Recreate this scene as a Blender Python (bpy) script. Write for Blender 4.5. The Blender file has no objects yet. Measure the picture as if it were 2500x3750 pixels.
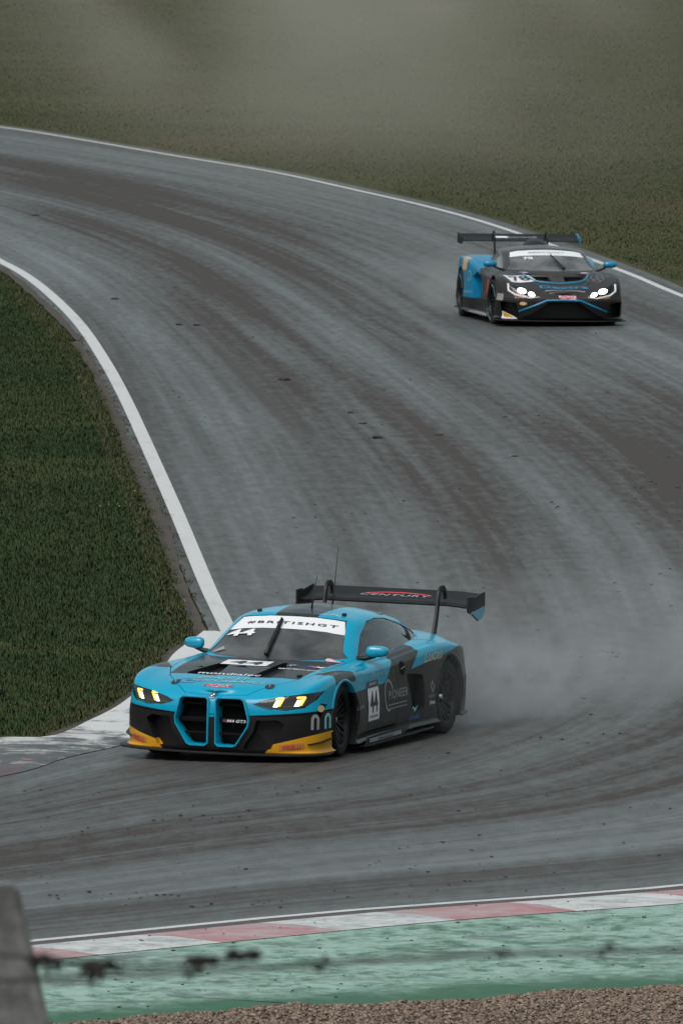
import bpy, bmesh, math, random
import numpy as np
from mathutils import Vector, Matrix
from mathutils.bvhtree import BVHTree
from mathutils.geometry import tessellate_polygon

R = math.radians
random.seed(7); rng = np.random.default_rng(7)
sc = bpy.context.scene
col = sc.collection

# ------------------------------------------------------------------ camera, sky, sun, exposure
CAM_H = 10.1
cam = bpy.data.cameras.new('camera'); camo = bpy.data.objects.new('camera', cam); col.objects.link(camo)
camo.location = (0, 0, CAM_H); camo.rotation_euler = (math.pi/2 - 0.061269, 0, 0)
cam.sensor_fit = 'VERTICAL'; cam.sensor_height = 36.0; cam.sensor_width = 24.0
cam.lens = 499.2; cam.clip_start = 1.0; cam.clip_end = 6000
cam.dof.use_dof = True; cam.dof.focus_distance = 128.3; cam.dof.aperture_fstop = 18.0
sc.camera = camo

SUN_EL, SUN_AZ = 55.0, 205.0
w = bpy.data.worlds.new('World'); sc.world = w; w.use_nodes = True
nt = w.node_tree; nt.nodes.clear()
sky = nt.nodes.new('ShaderNodeTexSky'); sky.sky_type = 'NISHITA'; sky.sun_disc = False
sky.sun_elevation = R(SUN_EL); sky.sun_rotation = R(SUN_AZ); sky.dust_density = 4.0; sky.air_density = 1.0; sky.ozone_density = 1.0
hs = nt.nodes.new('ShaderNodeHueSaturation'); hs.inputs['Saturation'].default_value = 0.5; hs.inputs['Hue'].default_value = 0.445
bg = nt.nodes.new('ShaderNodeBackground'); bg.inputs['Strength'].default_value = 0.15
wo = nt.nodes.new('ShaderNodeOutputWorld')
nt.links.new(sky.outputs[0], hs.inputs['Color']); nt.links.new(hs.outputs[0], bg.inputs[0]); nt.links.new(bg.outputs[0], wo.inputs[0])
sl = bpy.data.lights.new('sun', 'SUN'); sl.energy = 1.3; sl.angle = R(40); sl.color = (1, .97, .93)
so = bpy.data.objects.new('sun', sl); col.objects.link(so)
so.rotation_euler = (R(90 - SUN_EL), 0, R(180 - SUN_AZ))
sc.view_settings.view_transform = 'Standard'; sc.view_settings.look = 'None'; sc.view_settings.gamma = 1.0
sc.view_settings.use_curve_mapping = False
sc.view_settings.exposure = 0.06

# ------------------------------------------------------------------ helpers
def link(o, parent=None):
    col.objects.link(o)
    if parent is not None: o.parent = parent
    return o
def mesh_obj(name, me, mat=None, parent=None, roll=None):
    o = bpy.data.objects.new(name, me)
    if mat is not None:
        me.materials.clear()
        for m in (mat if isinstance(mat, (list, tuple)) else [mat]): me.materials.append(m)
    link(o, parent)
    if roll: o.rotation_euler = (roll[0], roll[1], 0); o.location = (0, 0, roll[2])   # how the sprung body sits on its wheels
    return o
def pydata(name, v, f, smooth=False):
    me = bpy.data.meshes.new(name); me.from_pydata([tuple(map(float, p)) for p in v], [], [tuple(map(int, q)) for q in f]); me.update()
    if smooth: me.polygons.foreach_set('use_smooth', [True]*len(me.polygons))
    return me
def tag(o, label=None, cat=None, group=None, kind=None):
    if label: o['label'] = label
    if cat: o['category'] = cat
    if group: o['group'] = group
    if kind: o['kind'] = kind
    return o
def bm_mesh(bm, name, smooth_angle=None):
    me = bpy.data.meshes.new(name); bm.to_mesh(me); bm.free()
    if smooth_angle is not None:
        me.polygons.foreach_set('use_smooth', [True]*len(me.polygons)); me.set_sharp_from_angle(angle=R(smooth_angle))
    return me
def cr(P, n):
    """Catmull-Rom through the rows of P, n samples per span (numpy, axis 0)."""
    P = np.asarray(P, float); out = []
    Q = np.concatenate([[2*P[0]-P[1]], P, [2*P[-1]-P[-2]]])
    for i in range(len(P)-1):
        a, b, c, d = Q[i:i+4]
        for k in range(n):
            t = k/n
            out.append(.5*((2*b)+(c-a)*t+(2*a-5*b+4*c-d)*t*t+(3*b-a-3*c+d)*t**3))
    out.append(P[-1]); return np.array(out)
def noise2(n, scale):  # cheap value noise lookup table for numpy scatters
    return rng.random((n, n))
class X:
    """tiny node-expression helper"""
    nt = None
    def __init__(s, v): s.v = v
    def op(s, o, *a, clamp=False):
        n = X.nt.nodes.new('ShaderNodeMath'); n.operation = o; n.use_clamp = clamp
        for i, q in enumerate((s,)+a):
            q = q.v if isinstance(q, X) else q
            if isinstance(q, (int, float)): n.inputs[i].default_value = q
            else: X.nt.links.new(q, n.inputs[i])
        return X(n.outputs[0])
    def __add__(s, b): return s.op('ADD', b)
    def __radd__(s, b): return s.op('ADD', b)
    def __sub__(s, b): return s.op('SUBTRACT', b)
    def __rsub__(s, b): return X(b).op('SUBTRACT', s)
    def __mul__(s, b): return s.op('MULTIPLY', b)
    def __rmul__(s, b): return s.op('MULTIPLY', b)
    def __lt__(s, b): return s.op('LESS_THAN', b)
    def __gt__(s, b): return s.op('GREATER_THAN', b)
    def abs(s): return s.op('ABSOLUTE')
    def pow(s, b): return s.op('POWER', b)
    def max(s, b): return s.op('MAXIMUM', b)
    def min(s, b): return s.op('MINIMUM', b)
    def sstep(s, a, b):
        n = X.nt.nodes.new('ShaderNodeMapRange'); n.interpolation_type = 'SMOOTHSTEP'
        X.nt.links.new(s.v, n.inputs[0]); n.inputs[1].default_value = a; n.inputs[2].default_value = b
        return X(n.outputs[0])
def new_mat(name):
    m = bpy.data.materials.new(name); m.use_nodes = True; X.nt = m.node_tree
    return m, m.node_tree, m.node_tree.nodes['Principled BSDF']
def N(t, **kw):
    n = X.nt.nodes.new(t)
    for k, v in kw.items():
        if k in n.inputs: n.inputs[k].default_value = v
        else: setattr(n, k, v)
    return n
def L(a, b): X.nt.links.new(a.v if isinstance(a, X) else a, b)
def coords(kind='Object', scale=(1, 1, 1), rot=(0, 0, 0)):
    tc = N('ShaderNodeTexCoord'); mp = N('ShaderNodeMapping'); mp.inputs['Scale'].default_value = scale; mp.inputs['Rotation'].default_value = rot
    L(tc.outputs[kind], mp.inputs[0]); return mp.outputs[0]
def noise(vec, scale, detail=3, rough=.55, dist=0.0):
    n = N('ShaderNodeTexNoise'); n.inputs['Scale'].default_value = scale; n.inputs['Detail'].default_value = detail
    n.inputs['Roughness'].default_value = rough; n.inputs['Distortion'].default_value = dist; L(vec, n.inputs['Vector']); return X(n.outputs[0])
def mixc(f, a, b):
    n = N('ShaderNodeMix'); n.data_type = 'RGBA'
    for v, s in ((f, n.inputs[0]), (a, n.inputs[6]), (b, n.inputs[7])):
        if isinstance(v, X): L(v, s)
        elif isinstance(v, tuple): s.default_value = v if len(v) == 4 else v+(1,)
        elif isinstance(v, (int, float)): s.default_value = v
        else: L(v, s)
    return n.outputs[2]
def bump(h, strength, dist, bsdf):
    b = N('ShaderNodeBump'); b.inputs['Strength'].default_value = strength; b.inputs['Distance'].default_value = dist
    L(h, b.inputs['Height']); L(b.outputs[0], bsdf.inputs['Normal'])
def simple(name, c, rough=.5, metal=0.0, coat=0.0, spec=.5, var=0.0, emit=None, estr=0.0):
    m, t, b = new_mat(name)
    if var:
        v = noise(coords('Object'), 9, 4)
        L(mixc(v.sstep(.3, .7), tuple(x*(1-var) for x in c), tuple(min(1, x*(1+var)) for x in c)), b.inputs['Base Color'])
    else: b.inputs['Base Color'].default_value = tuple(c)+(1,)
    b.inputs['Roughness'].default_value = rough; b.inputs['Metallic'].default_value = metal
    b.inputs['Coat Weight'].default_value = coat; b.inputs['Coat Roughness'].default_value = .08; b.inputs['Specular IOR Level'].default_value = spec
    if emit: b.inputs['Emission Color'].default_value = tuple(emit)+(1,); b.inputs['Emission Strength'].default_value = estr
    return m

# ------------------------------------------------------------------ setting materials
def mat_asphalt():
    m, t, b = new_mat('wet_asphalt')
    uv = N('ShaderNodeUVMap'); uv.uv_map = 'flow'
    sp = N('ShaderNodeSeparateXYZ'); L(uv.outputs[0], sp.inputs[0])
    u, v = X(sp.outputs[0]), X(sp.outputs[1])
    def flow(su, sv, off=0.0):
        c = N('ShaderNodeCombineXYZ'); L(u*su+off, c.inputs[0]); L(v*sv, c.inputs[1]); return c.outputs[0]
    big = noise(flow(.018, .30), 1.0, 2, .5, .2)
    streak = noise(flow(.020, 1.6, 7.0), 1.0, 3, .55, .15)
    thin = noise(flow(.030, 6.5, 17.0), 1.0, 3, .6, .1)
    fine = noise(flow(1.3, 10.0, 3.0), 1.0, 4, .7)
    worm = noise(coords('Object', (2.2, .55, 1)), 2.2, 4, .7)
    grain = noise(coords('Object', (1, .4, 1)), 70, 3, .75)
    wet = (big*.34+streak*.34+thin*.22+(fine-.5)*.16+(worm-.5)*.20+.05).sstep(.36, .68)
    # the lanes that earlier laps have swept drier
    lane = lambda c, w_: 1.0-((v-c).abs()).sstep(w_*.3, w_)
    dry = (lane(5.0, 1.7)).max(lane(2.5, 1.0)*.8).max(lane(7.6, .9)*.2)*(noise(flow(.03, .4, 20.0), 1.0, 3).sstep(.25, .6))
    wet = (wet*.95+.10-dry*.42).max(0.0).min(1.0)
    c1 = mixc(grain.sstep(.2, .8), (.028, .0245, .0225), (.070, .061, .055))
    c2 = mixc(grain.sstep(.2, .8), (.054, .061, .060), (.118, .130, .128))  # wet patches paler and bluer: the sky's sheen put into the colour
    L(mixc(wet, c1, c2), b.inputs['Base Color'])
    L(.60-wet*.22+(grain-.5)*.12, b.inputs['Roughness'])
    L(.08+wet*.60, b.inputs['Specular IOR Level'])
    b.inputs['IOR'].default_value = 1.33
    bump(grain*.6+fine*.4, .45, .008, b)
    return m
def mat_ground():
    m, t, b = new_mat('grass_soil')
    o = coords('Object')
    big = noise(o, .10, 4, .6); mid = noise(o, .9, 5, .65); fine = noise(coords('Object', (1, .35, 1)), 9, 5, .75)
    k = (big*.45+mid*.35+fine*.2).sstep(.36, .64)
    c = mixc(k, (.034, .042, .014), (.058, .060, .024))
    brown = noise(coords('Object', (1, .5, 1)), .22, 4, .6, .5).sstep(.52, .70)
    c = mixc(brown*.75, c, (.070, .054, .033))
    L(c, b.inputs['Base Color']); b.inputs['Roughness'].default_value = .9; b.inputs['Specular IOR Level'].default_value = .1
    bump(mid*.5+fine*.8, .8, .05, b)
    return m
def mat_blade(name, a, c, d):
    m, t, b = new_mat(name)
    at = N('ShaderNodeAttribute'); at.attribute_name = 'tint'
    f = X(at.outputs['Fac'])
    x = mixc((f*2.0).min(1.0), a, c); x = mixc((f*2.0-1.0).max(0.0), x, d)
    L(x, b.inputs['Base Color']); b.inputs['Roughness'].default_value = .55; b.inputs['Specular IOR Level'].default_value = .25
    return m
def mat_paint(name, c, dirt=(.07, .07, .065), amt=.5, rough=.45, flow=(1, 1, 1), rot=0.0, th=(.48, .66)):
    m, t, b = new_mat(name)
    o = coords('Object', flow, (0, 0, rot))
    n1 = noise(o, 2.2, 7, .75, .7); n2 = noise(o, 14, 4, .7)
    k = (n1*.75+n2*.25).sstep(*th)
    L(mixc(k*amt, tuple(c), tuple(dirt)), b.inputs['Base Color'])
    L(rough+(n2-.5)*.3, b.inputs['Roughness']); b.inputs['IOR'].default_value = 1.33
    bump(n2, .2, .004, b)
    return m
M = {}
M['asphalt'] = mat_asphalt(); M['ground'] = mat_ground()
M['line'] = mat_paint('white_line_paint', (.50, .50, .49), (.24, .24, .23), .6, .4, (1, .35, 1), 0, (.5, .72))
M['kerb_white'] = mat_paint('kerb_white_paint', (.50, .51, .50), (.16, .17, .165), .85, .4, (1, 1.3, 1), R(-44), (.42, .66))
M['kerb_red'] = mat_paint('kerb_red_paint', (.32, .095, .10), (.34, .27, .275), 1.0, .4, (1, 1.3, 1), R(-44), (.36, .62))
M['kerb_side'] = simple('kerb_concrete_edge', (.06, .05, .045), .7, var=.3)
M['green'] = None
def mat_green():
    m, t, b = new_mat('worn_green_runoff')
    o = coords('Object', (1, .75, 1), (0, 0, R(-25)))
    n1 = noise(o, 1.7, 7, .75, .8); n2 = noise(o, 6.0, 5, .75, .4); n3 = noise(coords('Object'), 30, 3, .7)
    pale = (n1*.5+n2*.5).sstep(.38, .57)
    gray = noise(coords('Object', (.7, 1.1, 1), (0, 0, R(-38))), 1.3, 6, .75, .8).sstep(.50, .66)
    tc = N('ShaderNodeUVMap'); tc.uv_map = 'flow'; s = N('ShaderNodeSeparateXYZ'); L(tc.outputs[0], s.inputs[0]); v = X(s.outputs[1])
    outer = (v+(n1-.5)*.6).sstep(.70, .90)
    c = mixc((1.0-outer)*(pale*.95+.05), (.016, .085, .034), (.25, .38, .32))
    c = mixc(gray*(1.0-outer)*.85, c, (.070, .085, .078))
    L(mixc(n3.sstep(.62, .70)*.5, c, (.04, .04, .035)), b.inputs['Base Color'])
    L(.35+n2*.3, b.inputs['Roughness']); b.inputs['IOR'].default_value = 1.33
    bump(n2*.5+n3*.5, .3, .006, b)
    return m
M['green'] = mat_green()
M['gravel'] = simple('gravel_bed', (.075, .054, .039), .9, var=.45)
def mat_attr(name, cols, rough=.8):
    m, t, b = new_mat(name)
    at = N('ShaderNodeAttribute'); at.attribute_name = 'tint'
    cr_ = N('ShaderNodeValToRGB'); e = cr_.color_ramp.elements
    e[0].color = cols[0]+(1,); e[1].color = cols[-1]+(1,)
    for i, c in enumerate(cols[1:-1]): q = e.new((i+1)/(len(cols)-1)); q.color = c+(1,)
    L(at.outputs['Fac'], cr_.inputs[0]); L(cr_.outputs[0], b.inputs['Base Color']); b.inputs['Roughness'].default_value = rough
    return m
M['stone'] = mat_attr('gravel_stone', [(.035, .024, .018), (.12, .085, .060), (.19, .14, .10), (.28, .22, .17)])
M['blade'] = mat_blade('grass_blade', (.015, .034, .009), (.029, .054, .014), (.08, .068, .032))
M['blade_far'] = mat_blade('far_grass_blade', (.022, .033, .010), (.052, .054, .021), (.078, .064, .038))
M['mud'] = simple('mud', (.018, .014, .010), .8, var=.4)

# ------------------------------------------------------------------ setting
YS = 1.3
OUT = np.array([(-30, 266), (-18, 250), (-11, 237), (-7.1, 227.25), (-5.14, 221.03), (-3.27, 214.57), (-1.3, 207.93), (.25, 201.19), (1.7, 194.4), (2.9, 187.18),
                (4.48, 175.37), (5.27, 168.41), (7.5, 150), (9.3, 132), (10, 118), (9.5, 106), (7.8, 97), (5.2, 91.2), (2.78, 88.5), (0, 86.67), (-2.43, 84.65), (-8, 80.0), (-16, 73.5)], float)*[1, YS]
INL = np.array([(-24, 232), (-14, 212), (-9, 197), (-6.6, 185), (-5.57, 178.08), (-5.01, 173.86), (-4.42, 168.05), (-3.83, 161.0), (-3.29, 152.75), (-2.88, 145.56), (-2.54, 139.02),
                (-1.94, 127.14), (-1.44, 116.78), (-1.18, 111.89), (-1.0, 108.0), (-1.05, 104.5), (-1.4, 101.6), (-1.96, 99.89), (-2.48, 98.66), (-3.05, 96.98), (-5.0, 94.0), (-9, 90), (-18, 83)], float)*[1, YS]
def resample(P, n):
    C = cr(P, 24); s = np.r_[0, np.cumsum(np.linalg.norm(np.diff(C, axis=0), axis=1))]
    t = np.linspace(0, s[-1], n); return np.c_[np.interp(t, s, C[:, 0]), np.interp(t, s, C[:, 1])], t
def normals2(C):
    T = np.gradient(C, axis=0); T /= np.linalg.norm(T, axis=1)[:, None]; return np.c_[T[:, 1], -T[:, 0]]
def sheet(name, rows, z, mat, uvs=None, kind='structure'):
    """rows: list of (n,2) or (n,3) polylines; a quad sheet through them"""
    n = len(rows[0]); V = []
    for k, r in enumerate(rows):
        zz = z[k] if isinstance(z, (list, tuple)) else z
        V += [(p[0], p[1], zz) for p in r]
    F = [(k*n+i, k*n+i+1, (k+1)*n+i+1, (k+1)*n+i) for k in range(len(rows)-1) for i in range(n-1)]
    me = pydata(name, V, F)
    if me.polygons[0].normal.z < 0: me.flip_normals()
    if uvs is not None:
        l = me.uv_layers.new(name='flow'); idx = np.empty(len(me.loops), int); me.loops.foreach_get('vertex_index', idx)
        l.data.foreach_set('uv', uvs[idx].astype(np.float32).ravel())
    o = mesh_obj(name, me, mat)
    if kind: o['kind'] = kind
    return o
# terrain: one sheet to the horizon; the spectator bank under and before the camera rises out of view
gx = np.r_[-4000, -1500, -600, -250, np.linspace(-120, 120, 61), 250, 600, 1500, 4000]
gy = np.r_[-600, -100, np.linspace(-20, 430, 181), 520, 700, 1000, 2200, 5000]
def far_rise(y): return np.clip((y-420)*.10, 0, 40.)
V = []
for y in gy:
    for x in gx:
        z = -.03
        if y < 84: z = -.03+(84-max(y, -20))*.096
        if y < -20: z += min(40., (-20-y)*.30)  # unseen rise behind the camera, added to darken reflections in the cars
        z += far_rise(y) + min(30., max(0, abs(x)-45)*.15)  # unseen far and side hills, added to cut bright horizon reflections
        V.append((x, y, z))
nx_ = len(gx)
F = [(j*nx_+i, j*nx_+i+1, (j+1)*nx_+i+1, (j+1)*nx_+i) for j in range(len(gy)-1) for i in range(nx_-1)]
mesh_obj('ground', pydata('ground', V, F, True), M['ground'])['kind'] = 'structure'

NT = 260
outc, so_ = resample(OUT, NT); inc, si_ = resample(INL, NT)
# pair the two edges by station so the flow lines follow the bend
key = [(0, 0), (11, 7), (13, 10), (15, 13), (17, 15), (19, 17), (20, 19), (22, 22)]
def arclen(P, C, s, i): return s[np.argmin(np.linalg.norm(C-P[i], axis=1))]
ko = [arclen(OUT, outc, so_, a) for a, _ in key]; ki = [arclen(INL, inc, si_, b_) for _, b_ in key]
par = np.linspace(0, 1, NT); kp = np.linspace(0, 1, len(key))
kp = np.r_[np.cumsum(np.r_[0, np.diff(ko)+np.diff(ki)])]; kp = kp/kp[-1]
O = np.c_[[np.interp(np.interp(par, kp, ko), so_, outc[:, k]) for k in (0, 1)]].T
I = np.c_[[np.interp(np.interp(par, kp, ki), si_, inc[:, k]) for k in (0, 1)]].T
I2 = I - normals2(I)*-.0
rows, uv = [], []
nI = normals2(I); nO = normals2(O)
Iq = I + nI*.20*np.sign(((I-O)*nI).sum(1))[:, None]   # asphalt runs a little past the painted line
Oq = O + nO*.35*np.sign(((O-I)*nO).sum(1))[:, None]
mid = (O+I)/2; sm = np.r_[0, np.cumsum(np.linalg.norm(np.diff(mid, axis=0), axis=1))]
MW = 18
for k in range(MW+1):
    t = k/MW; rows.append(Iq*(1-t)+Oq*t); uv.append(np.c_[sm, np.full(NT, t*9.0)])
sheet('track', rows, .0, M['asphalt'], np.concatenate(uv))
def line(name, C, w_, z, mat, off=0.0):
    n = normals2(C); return sheet(name, [C+n*(off-w_/2), C+n*(off+w_/2)], z, mat)
line('inner_edge_line', inc[:int(NT*.80)][:np.argmin(np.abs(inc[:, 1]-107.0*YS))], .17, .006, M['line'])
line('outer_edge_line', outc, .12, .006, M['line'])

# exit kerb beyond the outer line: alternating red and white blocks, then the green run-off and the gravel
a, b_ = np.argmin(np.abs(outc[:, 1]-94.5*YS)+np.abs(outc[:, 0]-7)), NT-1
fine_o = np.c_[[np.interp(np.linspace(so_[a], so_[b_], 400), so_, outc[:, k]) for k in (0, 1)]].T
fs = np.linspace(0, so_[b_]-so_[a], 400); fn = normals2(fine_o)
sgn = np.sign(((np.array([0, 60])-fine_o)*fn).sum(1))[:, None]; fn = fn*sgn   # pointing out of the bend, towards the gravel
def at_s(s, d):
    p = np.array([np.interp(s, fs, fine_o[:, k]) for k in (0, 1)]); n = np.array([np.interp(s, fs, fn[:, k]) for k in (0, 1)]); return p+n*d
kerb = bpy.data.objects.new('exit_kerb', None); link(kerb); kerb['kind'] = 'structure'
kstart = -1.40; i = 0; BL = 1.38
while kstart+i*BL < fs[-1]-BL and i < 40:
    s0, s1 = max(0.02, kstart+i*BL)+.004, kstart+(i+1)*BL-.004
    prof = [(.30, -.02), (.33, .014), (.70, .026), (1.22, .009)]
    V = []
    for s in np.linspace(s0, s1, 4):
        for d, z in prof: p = at_s(s, d); V.append((p[0], p[1], z))
        p = at_s(s, 1.22); V.append((p[0], p[1], -.02))
    F = [(j*5+k, j*5+k+1, (j+1)*5+k+1, (j+1)*5+k) for j in range(3) for k in range(4)]
    me = pydata('kerb_block', V, F)
    if me.polygons[1].normal.z < 0: me.flip_normals()
    o = mesh_obj('kerb_block', me, [M['kerb_red'] if i % 2 else M['kerb_white'], M['kerb_side']], kerb)
    for p in me.polygons: p.material_index = 1 if abs(p.normal.z) < .75 else 0
    i += 1
S_ = np.linspace(0, fs[-1], 160)
def offc(d): return np.array([at_s(s, d if not callable(d) else d(s)) for s in S_])
inner_e = offc(1.2)
EX = np.array([(-22, 91), (-8, 99.6), (-2.15, 103.56), (0, 104.92), (2.57, 106.31), (6, 107.6), (10, 108.4), (14, 108.8)])
def gravel_y(x): return np.interp(x, EX[:, 0], EX[:, 1])
ge_x = inner_e[:, 0]+3.2; ge = np.c_[ge_x, gravel_y(ge_x)+.14*np.sin(S_*1.7)+.10*np.sin(S_*4.3+1)+.08*np.sin(S_*11)]
tv = np.linspace(0, 1, 7)
uvg = np.concatenate([np.c_[S_, np.full(160, t)] for t in tv])
sheet('kerb_dark_strip', [offc(.062), offc(.32)], .004, M['kerb_side'])  # dark strip between the edge line and the kerb
sheet('painted_runoff', [inner_e*(1-t)+ge*t for t in tv], .004, M['green'], uvg)
sheet('gravel_trap', [ge+[0, .8], ge-[0, 1], ge-[0, 4], ge-[0, 8], ge-[0, 14]], [-.012, -.008, -.004, -.004, -.01], M['gravel'])

def scatter_mesh(name, P, size, tint, mat, shape='stone', flat=.6):
    """many small solids in one mesh"""
    n = len(P)
    base = np.array([(1, 0, 0), (0, 1, 0), (-1, 0, 0), (0, -1, 0), (0, 0, 1), (0, 0, -1)], float)
    fc = np.array([(0, 1, 4), (1, 2, 4), (2, 3, 4), (3, 0, 4), (1, 0, 5), (2, 1, 5), (3, 2, 5), (0, 3, 5)])
    an = rng.random(n)*6.283; c, s = np.cos(an), np.sin(an)
    B = base[None]*(1+.35*(rng.random((n, 6, 1))-.5))*size[:, None, None]
    B[:, :, 2] *= flat; B[:, :, 0] *= 1+.5*rng.random((n, 1))
    Q = np.empty_like(B); Q[:, :, 0] = B[:, :, 0]*c[:, None]-B[:, :, 1]*s[:, None]; Q[:, :, 1] = B[:, :, 0]*s[:, None]+B[:, :, 1]*c[:, None]
    Q[:, :, 2] = B[:, :, 2]+.3*B[:, :, 0]*(rng.random((n, 1))-.5)
    Q += P[:, None, :]
    F = (fc[None]+(np.arange(n)*6)[:, None, None]).reshape(-1, 3)
    return fast_mesh(name, Q.reshape(-1, 3), F, np.repeat(tint, 6), mat)
def fast_mesh(name, V, F, tint, mat, smooth=False):
    me = bpy.data.meshes.new(name)
    me.vertices.add(len(V)); me.vertices.foreach_set('co', V.astype(np.float32).ravel())
    k = F.shape[1]
    me.loops.add(F.size); me.loops.foreach_set('vertex_index', F.astype(np.int32).ravel())
    me.polygons.add(len(F)); me.polygons.foreach_set('loop_start', np.arange(0, F.size, k, dtype=np.int32))
    try: me.polygons.foreach_set('loop_total', np.full(len(F), k, dtype=np.int32))
    except Exception: pass
    me.update(calc_edges=True); me.validate()
    at = me.attributes.new('tint', 'FLOAT', 'POINT'); at.data.foreach_set('value', tint.astype(np.float32))
    return mesh_obj(name, me, mat)
# gravel stones
n = 30000; x = (rng.random(n)*2-1)*3.0; x = np.where(rng.random(n) < .25, x*2.6, x); y = np.interp(x, ge[::-1, 0] if ge[0, 0] > ge[-1, 0] else ge[:, 0], ge[::-1, 1] if ge[0, 0] > ge[-1, 0] else ge[:, 1])+.05-rng.random(n)**1.2*5.2
P = np.c_[x, y]
sz = .010+.016*rng.random(n)**2
tag(scatter_mesh('gravel_stones', np.c_[P, np.full(n, .004)], sz, np.clip(rng.normal(.45, .24, n), 0, 1), M['stone']),
    'loose brown gravel stones along the green painted run-off', 'gravel', kind='stuff')

# grass blades
def blades(name, P, h, wd, tint, mat, lean=.5, soft=.5):
    n = len(P); an = rng.random(n)*6.283; la = rng.random(n)*6.283
    d = np.c_[np.cos(an), np.sin(an), np.zeros(n)]*wd[:, None]
    ln = np.c_[np.cos(la), np.sin(la), np.zeros(n)]*(h*lean*rng.random(n))[:, None]
    up = np.c_[np.zeros((n, 2)), h]
    Z = np.c_[P, np.full(n, -.006)] if P.shape[1] == 2 else P
    V = np.stack([Z-d, Z+d, Z+up+ln], 1).reshape(-1, 3)
    F = np.arange(3*n).reshape(-1, 3)
    o = fast_mesh(name, V, F, np.repeat(tint, 3), mat)
    # turf shades as one soft surface: blade normals lean towards the sky
    nb = np.cross(V[1::3]-V[0::3], V[2::3]-V[0::3]); nb /= np.linalg.norm(nb, axis=1)[:, None]+1e-9; nb *= np.where(nb[:, 1] > 0, -1, 1)[:, None]
    nn = nb*soft+np.array([0, 0, 1.0]); nn /= np.linalg.norm(nn, axis=1)[:, None]
    o.data.normals_split_custom_set_from_vertices(np.repeat(nn, 3, axis=0).astype(np.float32))
    return o
def vnoise(x, y, s, seed=0):
    g = np.random.default_rng(seed).random((256, 256)); x = x/s; y = y/s
    i, j = np.floor(x).astype(int), np.floor(y).astype(int); f, g2 = x-i, y-j
    f = f*f*(3-2*f); g2 = g2*g2*(3-2*g2); w_ = lambda a, b: g[a % 256, b % 256]
    return (w_(i, j)*(1-f)+w_(i+1, j)*f)*(1-g2)+(w_(i, j+1)*(1-f)+w_(i+1, j+1)*f)*g2
# inner verge: border polyline x(y)
GE = np.array([(-3.17, 100.9), (-2.65, 100.64), (-2.36, 101.92), (-2.06, 103.77), (-1.75, 107.1), (-1.67, 108.85), (-1.5, 110.2), (-1.40, 111.2), (-1.67, 116.44), (-2.03, 124.77), (-2.53, 134.82), (-2.98, 143.48), (-3.48, 152.75), (-4.06, 160.68), (-4.78, 168.76), (-5.5, 175.75), (-7, 187)])*[1, YS]
n = 620000
y = (99.8+80*rng.random(n)**1.25)*YS
ex = np.interp(y, GE[1:, 1], GE[1:, 0])+np.clip((y-143)/8, 0, 1)*.10+.10*(vnoise(y*1.0, y*0, .35, 3)-.5)+.12*(vnoise(y, y*0, 1.3, 4)-.5)
half = y/52000*1250+.25
x = ex-(rng.random(n))*(np.maximum(.05, half+ex))
x = np.where(x < -half, -half, x)
lo = -1.0*(x+2.65)*.0+(100.55+np.maximum(0, -(x+2.65))*.25)*YS+.2*vnoise(x, x*0, .3, 9)
ok = (x < ex) & (y > lo) & (half+ex > 0)
# thin out in proportion to strip width so density is even
pr = np.clip((half+ex)/4.0, .02, 1); ok &= rng.random(n) < pr
x, y = x[ok], y[ok]
dens = vnoise(x, y, .45, 5)*.6+vnoise(x, y, 1.7, 6)*.4
h = .018+.040*dens+.014*rng.random(len(x)); h *= np.clip((np.interp(y, GE[1:, 1], GE[1:, 0])-x)/.25+.35, .35, 1)
tint = np.clip(.10+.5*vnoise(x, y, .8, 7)*vnoise(x, y, 3.1, 8)*2+.15*rng.random(len(x)), 0, .62)
near_edge = (np.interp(y, GE[1:, 1], GE[1:, 0])-x) < .35
tint = np.where(near_edge & (rng.random(len(x)) < .45), .75+.25*rng.random(len(x)), tint)
# the same turf carries on, thinner, to either side of the stretch in view
m_ = 170000; y2 = (101+90*rng.random(m_))*YS; h2_ = y2/52000*1250+.25; x2 = np.minimum(np.interp(y2, GE[1:, 1], GE[1:, 0]), -h2_+.3)-rng.random(m_)**1.4*9
k2 = (x2 < np.interp(y2, GE[1:, 1], GE[1:, 0])) & (x2 > np.interp(y2, INL[:6][::-1, 1], INL[:6][::-1, 0], left=-99)+1.0) & (y2 > (100.55+np.maximum(0, -(x2+2.65))*.25)*YS)
x2, y2 = x2[k2], y2[k2]
x = np.r_[x, x2]; y = np.r_[y, y2]; h = np.r_[h, .03+.04*vnoise(x2, y2, .45, 5)]; tint = np.r_[tint, np.clip(.10+.5*vnoise(x2, y2, .8, 7)*vnoise(x2, y2, 3.1, 8)*2+.15*rng.random(len(x2)), 0, .62)]
tag(blades('verge_grass', np.c_[x, y], h, np.where(np.arange(len(x)) < len(x)-len(x2), .003, .008)+.004*rng.random(len(x)), tint, M['blade']), 'short dark green grass on the inner verge', 'grass', kind='stuff')
print('verge blades', len(x))
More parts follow.
